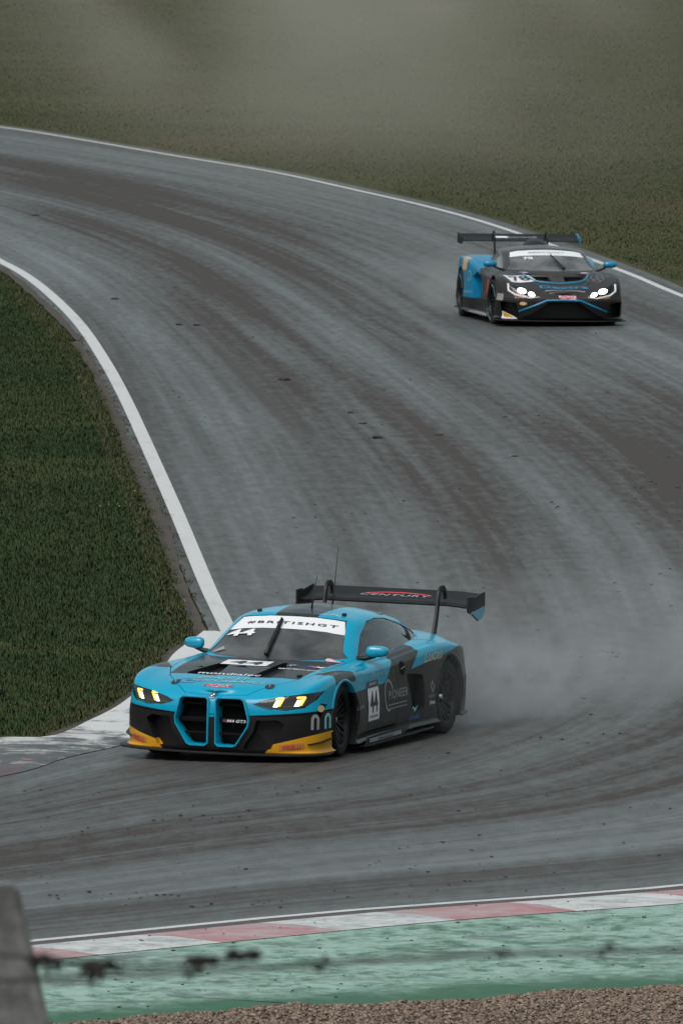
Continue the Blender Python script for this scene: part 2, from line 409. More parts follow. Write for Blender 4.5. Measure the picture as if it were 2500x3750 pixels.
# far bank: coarse tufts beyond the outer line
n = 560000
y = (168+(320-168)*rng.random(n))*YS; half = y/52000*1250+.6; x = (rng.random(n)*2-1)*half; wide = rng.random(n) < .28; x = np.where(wide, half+rng.random(n)*10, x)
ox = np.interp(y, OUT[:13][::-1][:, 1], OUT[:13][::-1][:, 0])
ok = x > ox+.45+.25*vnoise(y, y*0, 1.1, 13); x, y = x[ok], y[ok]
dens = vnoise(x, y, .9, 15)*.5+vnoise(x, y, 4, 16)*.5
z = far_rise(y)-.02
h = (.014+.028*dens)*(.6+.6*rng.random(len(x)))
tint = np.clip(.10+.62*vnoise(x*.6, y*.5, 1.6, 17)*(.5+vnoise(x*.5, y*.3, 5, 18))*(.55+.9*vnoise(x+50, y*.35, 7, 21))+.1*(rng.random(len(x))-.5), 0, 1)
tag(blades('bank_grass', np.c_[x, y, z], h, .005+.005*rng.random(len(x)), tint, M['blade_far'], .8, .10), 'dull brownish green grass on the bank beyond the track', 'grass', kind='stuff')

# ------------------------------------------------------------------ car tool kit
def shell_mesh(name, grid, nu, nv):
    """grid[v][u] of half-body points whose whole border lies on y=0 -> closed, mirrored solid"""
    G = np.asarray(grid, float)                    # rows, stations, 3
    A = cr(G, nv); B = cr(A.transpose(1, 0, 2), nu).transpose(1, 0, 2)
    B[0, :, 1] = B[-1, :, 1] = 0; B[:, 0, 1] = B[:, -1, 1] = 0; B[:, :, 1] = np.maximum(B[:, :, 1], 0)
    r, c = B.shape[:2]
    V = np.concatenate([B.reshape(-1, 3), B.reshape(-1, 3)*[1, -1, 1]])
    F = []
    for i in range(r-1):
        for j in range(c-1):
            q = (i*c+j, i*c+j+1, (i+1)*c+j+1, (i+1)*c+j); F.append(q); F.append(tuple(r*c+k for k in reversed(q)))
    bm = bmesh.new(); vs = [bm.verts.new(p) for p in V]
    for f in F:
        try: bm.faces.new([vs[k] for k in f])
        except ValueError: pass
    bmesh.ops.remove_doubles(bm, verts=bm.verts, dist=1e-5)
    bmesh.ops.dissolve_degenerate(bm, dist=1e-6, edges=bm.edges)
    bmesh.ops.recalc_face_normals(bm, faces=bm.faces)
    bmesh.ops.triangulate(bm, faces=[f for f in bm.faces if len(f.verts) > 4])
    if bm.calc_volume(signed=True) < 0: bmesh.ops.reverse_faces(bm, faces=bm.faces)
    me = bpy.data.meshes.new(name); bm.to_mesh(me); bm.free()
    me.polygons.foreach_set('use_smooth', [True]*len(me.polygons))
    return me
class Smooth:
    """smooth normals of an uncut shell, looked up for the cut pieces"""
    def __init__(s, me):
        s.me = me; me.calc_loop_triangles()
        s.v = [v.co.copy() for v in me.vertices]; s.n = [v.normal.copy() for v in me.vertices]
        s.t = [tuple(t.vertices) for t in me.loop_triangles]; s.b = BVHTree.FromPolygons(s.v, s.t)
    def normal(s, p):
        co, no, i, d = s.b.find_nearest(p)
        if i is None: return None, 9
        a, b, c = s.t[i]; A, B, C = s.v[a], s.v[b], s.v[c]
        v0, v1, v2 = B-A, C-A, co-A; d00, d01, d11, d20, d21 = v0@v0, v0@v1, v1@v1, v2@v0, v2@v1
        den = d00*d11-d01*d01
        if abs(den) < 1e-14: return no, d
        y = (d11*d20-d01*d21)/den; z = (d00*d21-d01*d20)/den
        n = s.n[a]*(1-y-z)+s.n[b]*y+s.n[c]*z; n.normalize(); return n, d
def apply_normals(me, sm, mats=(0,), ang=25):
    me.polygons.foreach_set('use_smooth', [True]*len(me.polygons)); me.update()
    out = [None]*len(me.loops); cache = {}
    for p in me.polygons:
        fn = p.normal.copy()
        for li in p.loop_indices:
            vi = me.loops[li].vertex_index; n = None
            if p.material_index in mats:
                if vi not in cache: cache[vi] = sm.normal(me.vertices[vi].co)
                n, d = cache[vi]
                if n is not None and (d > .004 or n@fn < .5): n = None
            out[li] = n if n is not None else fn
    me.normals_split_custom_set([tuple(n) for n in out])
def boolean(me, cut, op):
    a = bpy.data.objects.new('tmp_a', me.copy()); b = bpy.data.objects.new('tmp_b', cut)
    col.objects.link(a); col.objects.link(b)
    m = a.modifiers.new('b', 'BOOLEAN'); m.operation = op; m.object = b; m.solver = 'EXACT'
    try: m.material_mode = 'INDEX'
    except Exception: pass
    bpy.context.view_layer.update()
    dg = bpy.context.evaluated_depsgraph_get()
    r = bpy.data.meshes.new_from_object(a.evaluated_get(dg), preserve_all_data_layers=True, depsgraph=dg)
    bpy.data.objects.remove(a); bpy.data.objects.remove(b); return r
def join_meshes(ms):
    bm = bmesh.new()
    for m in ms: bm.from_mesh(m)
    me = bpy.data.meshes.new('cutters'); bm.to_mesh(me); bm.free(); return me
def fill_mat(me, k):
    me.polygons.foreach_set('material_index', [k]*len(me.polygons)); return me
def prism(poly, axis, lo, hi, mi=0):
    """closed prism of a polygon in the two other axes; lo/hi may be functions of the polygon point"""
    n = len(poly); V = []
    for e in (lo, hi):
        for p in poly:
            h = e(p) if callable(e) else e
            V.append({'x': (h, p[0], p[1]), 'y': (p[0], h, p[1]), 'z': (p[0], p[1], h)}[axis])
    bm = bmesh.new(); vs = [bm.verts.new(v) for v in V]
    tr = tessellate_polygon([[Vector((p[0], p[1], 0)) for p in poly]])
    for t in tr: bm.faces.new([vs[k] for k in t]); bm.faces.new([vs[n+k] for k in reversed(t)])
    for i in range(n): j = (i+1) % n; bm.faces.new([vs[i], vs[j], vs[n+j], vs[n+i]])
    bmesh.ops.recalc_face_normals(bm, faces=bm.faces)
    if bm.calc_volume(signed=True) < 0: bmesh.ops.reverse_faces(bm, faces=bm.faces)
    for f in bm.faces: f.material_index = mi
    me = bpy.data.meshes.new('prism'); bm.to_mesh(me); bm.free(); return me
def offset_poly(P, d):
    """grow (d>0) a simple polygon by moving its edges"""
    P = [Vector(p) for p in P]; n = len(P)
    ar = sum(P[i].x*P[(i+1) % n].y-P[(i+1) % n].x*P[i].y for i in range(n)); s = 1 if ar > 0 else -1
    out = []
    for i in range(n):
        a, b, c = P[i-1], P[i], P[(i+1) % n]
        e1 = (b-a).normalized(); e2 = (c-b).normalized()
        n1 = Vector((e1.y, -e1.x))*s; n2 = Vector((e2.y, -e2.x))*s
        m = n1+n2; k = max(.35, 1+n1@n2)
        out.append(tuple(b+m*(d/k)))
    return out
def drum(x, y0, y1, z, r, mi, n=48):
    return fill_mat(prism([(x+r*math.cos(2*math.pi*i/n), z+r*math.sin(2*math.pi*i/n)) for i in range(n)], 'y', y0, y1), mi)
def mirror_poly(P): return [(-p[0], p[1]) for p in reversed(P)]
def box_bm(bm, c, s, rot=None, bev=0.0, mi=0):
    g = bmesh.ops.create_cube(bm, size=1.0); vs = g['verts']
    for v in vs:
        v.co = Vector((v.co.x*s[0], v.co.y*s[1], v.co.z*s[2]))
    fs_ = {f for v in vs for f in v.link_faces}
    if bev:
        es = list({e for v in vs for e in v.link_edges}); r = bmesh.ops.bevel(bm, geom=es, offset=bev, segments=2, affect='EDGES', profile=.6)
        vs = list({v for f in r['faces'] for v in f.verts} | {v for v in vs if v.is_valid}); fs_ = {f for v in vs for f in v.link_faces}
    for v in vs:
        if rot: v.co = rot @ v.co
        v.co += Vector(c)
    for f in fs_: f.material_index = mi
def box_mesh(name, c, s, rot=None, bev=.008):
    bm = bmesh.new(); box_bm(bm, c, s, rot, bev); return bm_mesh(bm, name, 35)
def tube_mesh(name, pts, rad, n=8, cap=True):
    pts = [Vector(p) for p in pts]; rad = rad if isinstance(rad, (list, tuple)) else [rad]*len(pts)
    V, F = [], []; prev = None
    for i, p in enumerate(pts):
        t = (pts[min(i+1, len(pts)-1)]-pts[max(i-1, 0)]).normalized()
        a = (prev - t*(prev@t)) if prev is not None else t.orthogonal()
        a.normalize(); prev = a; b = t.cross(a)
        V += [p+(a*math.cos(6.28319*k/n)+b*math.sin(6.28319*k/n))*rad[i] for k in range(n)]
    for i in range(len(pts)-1):
        F += [(i*n+k, i*n+(k+1) % n, (i+1)*n+(k+1) % n, (i+1)*n+k) for k in range(n)]
    if cap: F += [tuple(reversed(range(n))), tuple(range((len(pts)-1)*n, len(pts)*n))]
    return pydata(name, V, F, True)
def lathe_y(name, prof, n=56, smooth_angle=35):
    """profile (r, y) spun about the y axis"""
    V = [(r*math.cos(6.2831853*k/n), y, r*math.sin(6.2831853*k/n)) for r, y in prof for k in range(n)]
    F = [(i*n+k, i*n+(k+1) % n, (i+1)*n+(k+1) % n, (i+1)*n+k) for i in range(len(prof)-1) for k in range(n)]
    bm = bmesh.new(); vs = [bm.verts.new(v) for v in V]
    for f in F: bm.faces.new([vs[k] for k in f])
    bmesh.ops.recalc_face_normals(bm, faces=bm.faces)
    return bm_mesh(bm, name, smooth_angle)
def poly_slab(name, poly, axis, lo, hi, bev=.004):
    me = prism(poly, axis, lo, hi); bm = bmesh.new(); bm.from_mesh(me)
    if bev: bmesh.ops.bevel(bm, geom=list(bm.edges), offset=bev, segments=1, affect='EDGES')
    return bm_mesh(bm, name, 35)
# --- flat graphics that are laid on to a curved panel
def lay(name, verts, faces, o, u, v, bvhs, mat, parent, roll, off=.004, split=.07):
    bm = bmesh.new(); vs = [bm.verts.new((a, b, 0)) for a, b in verts]
    for f in faces:
        try: bm.faces.new([vs[k] for k in f])
        except ValueError: pass
    bmesh.ops.triangulate(bm, faces=bm.faces)
    for _ in range(3):
        es = [e for e in bm.edges if e.calc_length() > split]
        if not es: break
        bmesh.ops.subdivide_edges(bm, edges=es, cuts=1); bmesh.ops.triangulate(bm, faces=bm.faces)
    o, u, v = Vector(o), Vector(u).normalized(), Vector(v); v = (v-u*(u@v)).normalized(); n = u.cross(v)
    k = max(range(3), key=lambda i: abs(n[i])); ax = Vector([math.copysign(1, n[i]) if i == k else 0 for i in range(3)])   # seat the origin on the panel
    hs_ = [h for h in (b.ray_cast(o+ax*2, -ax, 4) for b in bvhs) if h[0] is not None]
    if hs_: o = min(hs_, key=lambda h: h[3])[0]
    for q in bm.verts:
        p = o+u*q.co.x+v*q.co.y; best = None
        for b in bvhs:
            h = b.ray_cast(p+n*.35, -n, .8)
            if h[0] is not None and (best is None or h[3] < best[3]): best = h
        q.co = (best[0]+best[1]*off*(1 if best[1]@n > 0 else -1)) if best else p
    for f in bm.faces:
        f.normal_update()
        if f.normal@n < 0: f.normal_flip()
    return mesh_obj(name, bm_mesh(bm, name), mat, parent, roll)
def text_geo(s, h, wide=1.0, bold=.0, shear=0.0, spacing=1.0):
    c = bpy.data.curves.new('t', 'FONT'); c.body = s; c.size = 1.0; c.resolution_u = 3; c.offset = bold; c.shear = shear; c.space_character = spacing
    c.align_x = 'LEFT'; o = bpy.data.objects.new('t', c); col.objects.link(o); bpy.context.view_layer.update()
    me = bpy.data.meshes.new_from_object(o.evaluated_get(bpy.context.evaluated_depsgraph_get()))
    V = np.array([v.co[:2] for v in me.vertices]); F = [tuple(p.vertices) for p in me.polygons]
    bpy.data.objects.remove(o); bpy.data.meshes.remove(me)
    mn, mx = V.min(0), V.max(0); V = (V-(mn+mx)/2); k = h/max(1e-6, (mx-mn)[1]); V = V*[k*wide, k]
    return V, F
def ring_geo(rx, ry, t, n=40, a0=0, a1=360):
    V, F = [], []; m = n if a1-a0 < 360 else n
    for i in range(m+1):
        a = R(a0+(a1-a0)*i/m); V += [(rx*math.cos(a), ry*math.sin(a)), ((rx-t)*math.cos(a), (ry-t)*math.sin(a))]
    for i in range(m): F.append((2*i, 2*i+2, 2*i+3, 2*i+1))
    return V, F
def disc_geo(r, n=24, a0=0, a1=360):
    if a1-a0 >= 360: return [(r*math.cos(6.2832*i/n), r*math.sin(6.2832*i/n)) for i in range(n)], [tuple(range(n))]
    V = [(0, 0)]+[(r*math.cos(R(a0+(a1-a0)*i/n)), r*math.sin(R(a0+(a1-a0)*i/n))) for i in range(n+1)]; return V, [tuple(range(n+2))]
def poly_geo(p): return list(p), [tuple(range(len(p)))]

# --- car materials
def mat_livery(name, fn, rough=.28, coat=.30, grime=.5):
    m, t, b = new_mat(name)
    tc = N('ShaderNodeTexCoord'); s = N('ShaderNodeSeparateXYZ'); L(tc.outputs['Object'], s.inputs[0])
    x, y, z = (X(s.outputs[i]) for i in range(3))
    c, r = fn(x, y, z)
    # road film thrown up along the sills and behind the wheels
    g = noise(coords('Object', (1.2, 1, 2.5)), 5, 6, .7)
    film = (1.0-(z+(g-.5)*.5).sstep(.10, .62))*grime*(g.sstep(.35, .7))*(1.0-x.sstep(.25, .45))
    L(mixc(film, c, (.020, .021, .020)), b.inputs['Base Color'])
    L(film*.35+r, b.inputs['Roughness']); b.inputs['Specular IOR Level'].default_value = .22; b.inputs['Coat Weight'].default_value = coat; b.inputs['Coat Roughness'].default_value = .06
    return m
def mat_glass(name, tint=.30, rough=.03, gl=1.0, film=0.0):
    m, t, b = new_mat(name); t.nodes.remove(b)
    tr = N('ShaderNodeBsdfTransparent'); tr.inputs[0].default_value = (tint, tint*1.02, tint*1.02, 1)
    g = N('ShaderNodeBsdfGlossy'); g.inputs['Roughness'].default_value = rough; g.inputs['Color'].default_value = (gl, gl, gl, 1)
    f = N('ShaderNodeFresnel'); f.inputs[0].default_value = 1.5
    mx = N('ShaderNodeMixShader'); L(f.outputs[0], mx.inputs[0]); L(tr.outputs[0], mx.inputs[1]); L(g.outputs[0], mx.inputs[2])
    out = mx.outputs[0]
    if film:   # pale layer: road film plus sky reflection put into the colour
        df = N('ShaderNodeBsdfDiffuse'); df.inputs[0].default_value = (.50, .52, .52, 1)
        n = noise(coords('Object', (1, 1.2, 2)), 2.2, 4, .6, .6)
        m2 = N('ShaderNodeMixShader'); L(n.sstep(.25, .75)*film+film*.35, m2.inputs[0]); L(out, m2.inputs[1]); L(df.outputs[0], m2.inputs[2]); out = m2.outputs[0]
    L(out, t.nodes['Material Output'].inputs[0]); return m
M['black'] = simple('satin_black', (.010, .010, .010), .45, spec=.3)
M['recess'] = simple('black_recess', (.005, .005, .005), .7, spec=.12)
M['carbon'] = simple('dark_carbon', (.011, .011, .012), .5, spec=.25, var=.25)
M['rubber'] = simple('tyre_rubber', (.009, .009, .010), .7, spec=.2, var=.35)
M['rim'] = simple('dark_wheel_alloy', (.005, .005, .0055), .45, spec=.25)
M['nut'] = simple('wheel_nut_alloy', (.55, .55, .55), .3, metal=1)
M['white_film'] = simple('white_vinyl', (.66, .68, .69), .4)
M['grey_film'] = simple('grey_vinyl', (.24, .25, .26), .5, spec=.25)
M['black_film'] = simple('black_vinyl', (.02, .02, .021), .45)
M['red_film'] = simple('red_vinyl', (.48, .045, .05), .4)
M['orange_film'] = simple('orange_vinyl', (.45, .20, .05), .4)
M['tan_film'] = simple('tan_vinyl', (.52, .34, .17), .4)
M['blue_film'] = simple('blue_vinyl', (.03, .13, .33), .4)
M['teal_film'] = simple('pale_teal_vinyl', (.20, .42, .42), .4)
M['purple_film'] = simple('purple_vinyl', (.10, .07, .25), .4)
M['pink_film'] = simple('pink_vinyl', (.62, .40, .46), .4)
M['yellow_film'] = simple('yellow_vinyl', (.60, .30, .012), .4)
M['silver'] = simple('silver_trim', (.5, .5, .5), .35, metal=.8)
M['glass'] = mat_glass('tinted_glass', .38, .03, 1.0, .13)
M['side_glass'] = mat_glass('side_glass', .68, .03, 1.0, .03)
M['lens'] = mat_glass('lamp_lens', .85)
M['amber'] = simple('amber_lamp', (.8, .5, .1), .4, emit=(1, .56, .10), estr=1.7)
M['lampwhite'] = simple('white_lamp', (.9, .9, .9), .4, emit=(1, .95, .84), estr=2.6)
M['lampbright'] = simple('bright_white_lamp', (.9, .9, .9), .4, emit=(.93, 1, .93), estr=7.0)
M['suit'] = simple('race_suit', (.03, .035, .05), .8)
M['helmet'] = simple('helmet_shell', (.62, .62, .60), .25, coat=.6)
M['visor'] = simple('helmet_visor', (.01, .01, .012), .08)
M['seat'] = simple('seat_fabric', (.02, .02, .02), .85)
M['cage'] = simple('cage_tube', (.16, .17, .17), .45)

def make_wheel(name, parent, x, y, r, wdt, side, steer=0.0, rimr=.238, spokes=10, marks=None):
    """tyre + rim; side=+1 left. the wheel is an Empty-less part: rim carries nothing, wheel mesh = hub"""
    T = lambda me: (me.transform(Matrix.Translation((x, y, r)) @ Matrix.Rotation(steer, 4, 'Z')), me)[1]
    h = wdt/2
    hub = lathe_y('hub', [(.0, .35*h), (.075, .35*h), (.085, -.2*h), (.0, -.2*h)], 24)
    for v in hub.vertices: v.co.y *= side
    wo_ = mesh_obj(name, T(hub), M['rim'], parent)
    s = lambda p: [(a, b*side) for a, b in p]
    ty = T(lathe_y('tyre', s([(rimr, -h*.80), (rimr+.02, -h*.96), (r-.05, -h), (r-.014, -h*.93), (r, -h*.80), (r, -h*.45), (r, 0), (r, h*.45), (r, h*.80), (r-.014, h*.93), (r-.05, h), (rimr+.02, h*.96), (rimr, h*.80)])))
    mesh_obj('tyre', ty, M['rubber'], wo_)
    bm = bmesh.new()
    rim = lathe_y('rim', s([(rimr+.004, -h*.84), (rimr-.012, -h*.80), (rimr-.025, -h*.5), (rimr-.03, 0), (rimr-.025, h*.5), (rimr-.014, h*.78), (rimr-.006, h*.90), (rimr+.008, h*.92), (rimr+.010, h*.84)]))
    bm.from_mesh(rim)
    for k in range(spokes):
        a = 2*math.pi*k/spokes
        for da in (-.10, .10):
            n0 = len(bm.verts)
            rot = Matrix.Rotation(a, 3, 'Y')
            P0 = Vector((.06, side*h*.42, da*.25)); P1 = Vector((rimr-.02, side*h*.74, da*1.3*rimr*.9))
            d = (P1-P0).normalized(); sd = Vector((0, 0, 1)); up = d.cross(sd).normalized()
            q = [P0+sd*.016+up*.010, P0-sd*.016+up*.010, P0-sd*.016-up*.012, P0+sd*.016-up*.012, P1+sd*.010+up*.006, P1-sd*.010+up*.006, P1-sd*.010-up*.008, P1+sd*.010-up*.008]
            vs = [bm.verts.new(rot @ c) for c in q]
            for f in ((0, 1, 2, 3), (7, 6, 5, 4), (0, 4, 5, 1), (1, 5, 6, 2), (2, 6, 7, 3), (3, 7, 4, 0)): bm.faces.new([vs[i] for i in f])
    disc = lathe_y('d', s([(.05, -h*.1), (.185, -h*.1), (.19, 0), (.185, h*.08), (.05, h*.08)]), 32); bm.from_mesh(disc)
    bmesh.ops.recalc_face_normals(bm, faces=bm.faces)
    mesh_obj('rim', T(bm_mesh(bm, 'rim', 40)), M['rim'], wo_)
    nut = T(lathe_y('wheel_nut', s([(.0, h*.62), (.022, h*.62), (.032, h*.50), (.034, h*.35), (.0, h*.35)]), 20))
    mesh_obj('wheel_nut', nut, M['nut'], wo_)
    if marks:
        for a0 in (20, 200):
            V, F = [], []
            for i in range(13):
                a = R(a0+i*5); V += [(math.cos(a)*(r-.055), side*(h+.002), math.sin(a)*(r-.055)), (math.cos(a)*(r-.078), side*(h+.002), math.sin(a)*(r-.078))]
                if i: F.append((2*i-2, 2*i, 2*i+1, 2*i-1))
            mesh_obj('sidewall_marking', T(pydata('mk', V, F)), marks, wo_)
    return wo_
def driver(name, root_m, label, helmet_mat):
    """seated person: one skinned body, helmet as clothing child. local frame: x forward, z up, origin at hips"""
    J = dict(pel=(0, 0, 0), bel=(-.05, 0, .18), che=(-.13, 0, .40), nek=(-.16, 0, .54), hd=(-.15, 0, .66),
             sL=(-.13, .19, .46), eL=(.12, .25, .28), hL=(.36, .13, .34), sR=(-.13, -.19, .46), eR=(.12, -.25, .28), hR=(.36, -.13, .34),
             pL=(.03, .10, -.02), kL=(.42, .13, .16), aL=(.80, .12, -.02), fL=(.90, .12, .05), pR=(.03, -.10, -.02), kR=(.42, -.13, .16), aR=(.80, -.12, -.02), fR=(.90, -.12, .05))
    rad = dict(pel=.15, bel=.14, che=.16, nek=.07, hd=.09, sL=.08, eL=.055, hL=.045, sR=.08, eR=.055, hR=.045, pL=.10, kL=.07, aL=.05, fL=.04, pR=.10, kR=.07, aR=.05, fR=.04)
    E_ = ['pel bel', 'bel che', 'che nek', 'nek hd', 'che sL', 'sL eL', 'eL hL', 'che sR', 'sR eR', 'eR hR', 'pel pL', 'pL kL', 'kL aL', 'aL fL', 'pel pR', 'pR kR', 'kR aR', 'aR fR']
    # five bent fingers on each hand, closed on the wheel
    for s, sg in (('L', 1), ('R', -1)):
        hx, hy, hz = J['h'+s]
        for k in range(4):
            a = f'f{k}{s}'; b = f'g{k}{s}'; z0 = hz+.03-.022*k
            J[a] = (hx+.055, hy+sg*.012, z0+.012); J[b] = (hx+.068-(.004*abs(k-1)), hy-sg*.030, z0+.012); rad[a] = .010; rad[b] = .009
            E_ += [f'h{s} {a}', f'{a} {b}']
        J['t'+s] = (hx+.03, hy-sg*.035, hz+.03); J['u'+s] = (hx+.055, hy-sg*.05, hz+.022); rad['t'+s] = .011; rad['u'+s] = .010; E_ += [f'h{s} t{s}', f't{s} u{s}']
    ks = list(J); bm = bmesh.new(); sk = bm.verts.layers.skin.verify(); vs = {}
    for k in ks:
        v = bm.verts.new(J[k]); v[sk].radius = (rad[k], rad[k]); v[sk].use_root = (k == 'pel'); vs[k] = v
    for e in E_: a, b = e.split(); bm.edges.new((vs[a], vs[b]))
    me = bpy.data.meshes.new(name); bm.to_mesh(me); bm.free()
    o = bpy.data.objects.new('tmp', me); col.objects.link(o)
    md = o.modifiers.new('s', 'SKIN'); md.use_smooth_shade = True
    sb = o.modifiers.new('u', 'SUBSURF'); sb.levels = 1; sb.render_levels = 1
    bpy.context.view_layer.update(); dg = bpy.context.evaluated_depsgraph_get()
    body = bpy.data.meshes.new_from_object(o.evaluated_get(dg)); bpy.data.objects.remove(o)
    po = mesh_obj(name, body, M['suit']); po.matrix_world = root_m; tag(po, label, 'person')
    bm = bmesh.new(); bmesh.ops.create_uvsphere(bm, u_segments=24, v_segments=16, radius=1)
    for v in bm.verts:
        v.co = Vector((v.co.x*.155+(.02 if v.co.z < 0 else 0)*v.co.x, v.co.y*.128, v.co.z*.148))+Vector((-.13, 0, .66))
    mesh_obj('helmet', bm_mesh(bm, 'helmet', 60), helmet_mat, po)
    V, F = [], []
    for i in range(13):
        a = R(-75+150*i/12)
        for z, k in ((.635, .99), (.665, 1.03), (.71, .98)): V.append((-.13+.158*k*math.cos(a), .131*k*math.sin(a), z))
        if i: F += [(3*i-3, 3*i, 3*i+1, 3*i-2), (3*i-2, 3*i+1, 3*i+2, 3*i-1)]
    mesh_obj('visor', pydata('visor', V, F, True), M['visor'], po)
    return po

# ------------------------------------------------------------------ turquoise coupe
CY_ = (.0, .275, .425)
def livery_coupe(x, y, z):
    a = y.abs()
    front = (x > .33)*(z < (a*.075+.445))
    yel = (x > .33)*(z < ((a-.56)*.26+.215))*(a > (z*.95+.36))*(x+a < 1.62)
    hood = (z > .66)*(x < .36)*(x > -1.0)*(a < (x*-.055+.635))
    fend = (z > .70)*(a > (.11-x)*.515+.68)*(x < (a-.68)*.38+.11)*(a < .928)
    dv = (x < (z-.6)*-1.27-1.276)+(x < (.62-z)*2.5-1.30)*(z < .62); dv = dv.min(1.0)
    low = (z < .60)*(x < -.20)*(x > -2.9)*(a > .6)
    rear = (x < -.9)*(a > .6)*(z < .875)
    quarter = (x < (z-.66)*-1.45-1.955)*(z > ((x+1.95)*-.085+.665))
    blk = (front+hood+fend+low+dv*rear*(1.0-quarter)).min(1.0)
    c = mixc(blk, CY_+(1,), (.011, .011, .0115, 1)); c = mixc(front, c, (.009, .009, .0095, 1))
    c = mixc(yel, c, (.60, .29, .012, 1))
    return c, blk*.14+.26
def livery_coupe_roof(x, y, z):
    a = y.abs()
    k = ((y-.025).abs() < (x+1.3)*-.06+.205)*(z > 1.0)*(x > -2.7)
    return mixc(k, CY_+(1,), (.016, .016, .0165, 1)), k*.1+.26
M['coupe'] = mat_livery('turquoise_livery', livery_coupe)
M['coupe_roof'] = mat_livery('turquoise_roof_paint', livery_coupe_roof, grime=0)
M['cyan'] = simple('turquoise_paint', CY_, .26, coat=.8)

def build_body(ST, ZC, zf, zrow, name, nu=5, nv=4, off=(.05, .012, 0, 0, .012, .04, .10)):
    xy = np.array([s[:2] for s in ST]); T = np.gradient(xy, axis=0); T[0] = (0, 1); T[-1] = (0, -1); T /= np.linalg.norm(T, axis=1)[:, None]
    nin = np.c_[-T[:, 1], T[:, 0]]                # towards the car's inside
    G = []
    zc = lambda x: np.interp(-x, [-p[0] for p in ZC], [p[1] for p in ZC])
    for r in range(11):
        row = []
        for i, (X_, Y_, zsh, xt, yt, zt, xc) in enumerate(ST):
            n_ = nin[i]
            if r == 0: row.append((X_-.12 if i < 8 else X_+.1 if i > len(ST)-6 else X_, 0, zf))
            elif r <= 7:
                z = [None, zf, zf+.035, zrow[0], zrow[1], zrow[2], zsh-.035, zsh][r]
                if r in (3, 4, 5): z = zf+.035+(zsh-.07-zf-.035)*[.33, .66, .86][r-3] if zrow is None else min(z, zsh-.05-.02*(5-r))
                o = off[r-1]; row.append((X_+n_[0]*o, max(0, Y_+n_[1]*o), z))
            elif r == 8: row.append((xt, yt, zt))
            elif r == 9:
                xm, ym = (xt+xc)/2, yt*.5; row.append((xm, ym, (zt+zc(xc))/2+.006))
            else: row.append((xc, 0, zc(xc)))
        G.append(row)
    return shell_mesh(name, G, nu, nv)
def build_cabin(ST, ZC, zfl, name, bulge=.02, nu=6, nv=4):
    zc = lambda x: np.interp(-x, [-p[0] for p in ZC], [p[1] for p in ZC])
    base = np.array([s[0] for s in ST], float); re = np.array([s[1] for s in ST], float)
    G = []
    for r in range(8):
        row = []
        for i, (b, e, xc) in enumerate(ST):
            b, e = np.array(b, float), np.array(e, float); out = np.array([b[0]-e[0], b[1]-e[1], 0]); out /= max(1e-6, np.linalg.norm(out))
            if r == 0: row.append(((b[0]+xc)/2, 0, zfl))
            elif r == 1: row.append((b[0], b[1], zfl))
            elif r == 2: row.append(tuple(b))
            elif r in (3, 4):
                t = (r-2)/3; q = b*(1-t)+e*t+out*bulge*(1 if r == 4 else .8)+np.array([0, 0, .006]); row.append((q[0], max(0, q[1]), q[2]))
            elif r == 5: row.append(tuple(e))
            elif r == 6: q = e*.45+np.array([xc, 0, zc(xc)])*.55; q[2] = e[2]*.30+zc(xc)*.70; row.append(tuple(q))
            else: row.append((xc, 0, zc(xc)))
        G.append(row)
    return shell_mesh(name, G, nu, nv)
def inset(me, d):
    m = me.copy(); ns = [v.normal.copy() for v in m.vertices]
    for v, n_ in zip(m.vertices, ns): v.co -= n_*d
    return m
def skin_piece(me, poly, axis, lo, hi, sm, push):
    """the outer skin of a shell inside a prism, moved along its normals"""
    p = boolean(me, prism(poly, axis, lo, hi, 1), 'INTERSECT'); bm = bmesh.new(); bm.from_mesh(p)
    bmesh.ops.delete(bm, geom=[f for f in bm.faces if f.material_index != 0], context='FACES')
    p = bpy.data.meshes.new('skin'); bm.to_mesh(p); bm.free(); p.materials.clear(); p.materials.append(M['black'])
    apply_normals(p, sm)
    for v in p.vertices:
        n_ = sm.normal(v.co)[0]; v.co += n_*push
    return p
def cavity(GS, GZ, zfl, d=.032):
    q = []
    xs = [g[0][0] for g in GS]; cx = (min(xs)+max(xs))/2
    def mv(p):
        v = Vector((p[0]-cx, p[1]*1.8)); l = v.length; v = v*((l-d*1.3)/l) if l > .05 else v
        return (cx+v.x, max(0, v.y/1.8), p[2])
    for b, e, xc in GS:
        b2, e2 = mv(b), mv(e); q.append(((b2[0], b2[1], b2[2]-.02), (e2[0], e2[1], e2[2]-d*.8), xc))
    return build_cabin(q, [(x, z-d) for x, z in GZ], zfl, 'cavity', .012, 4, 3)

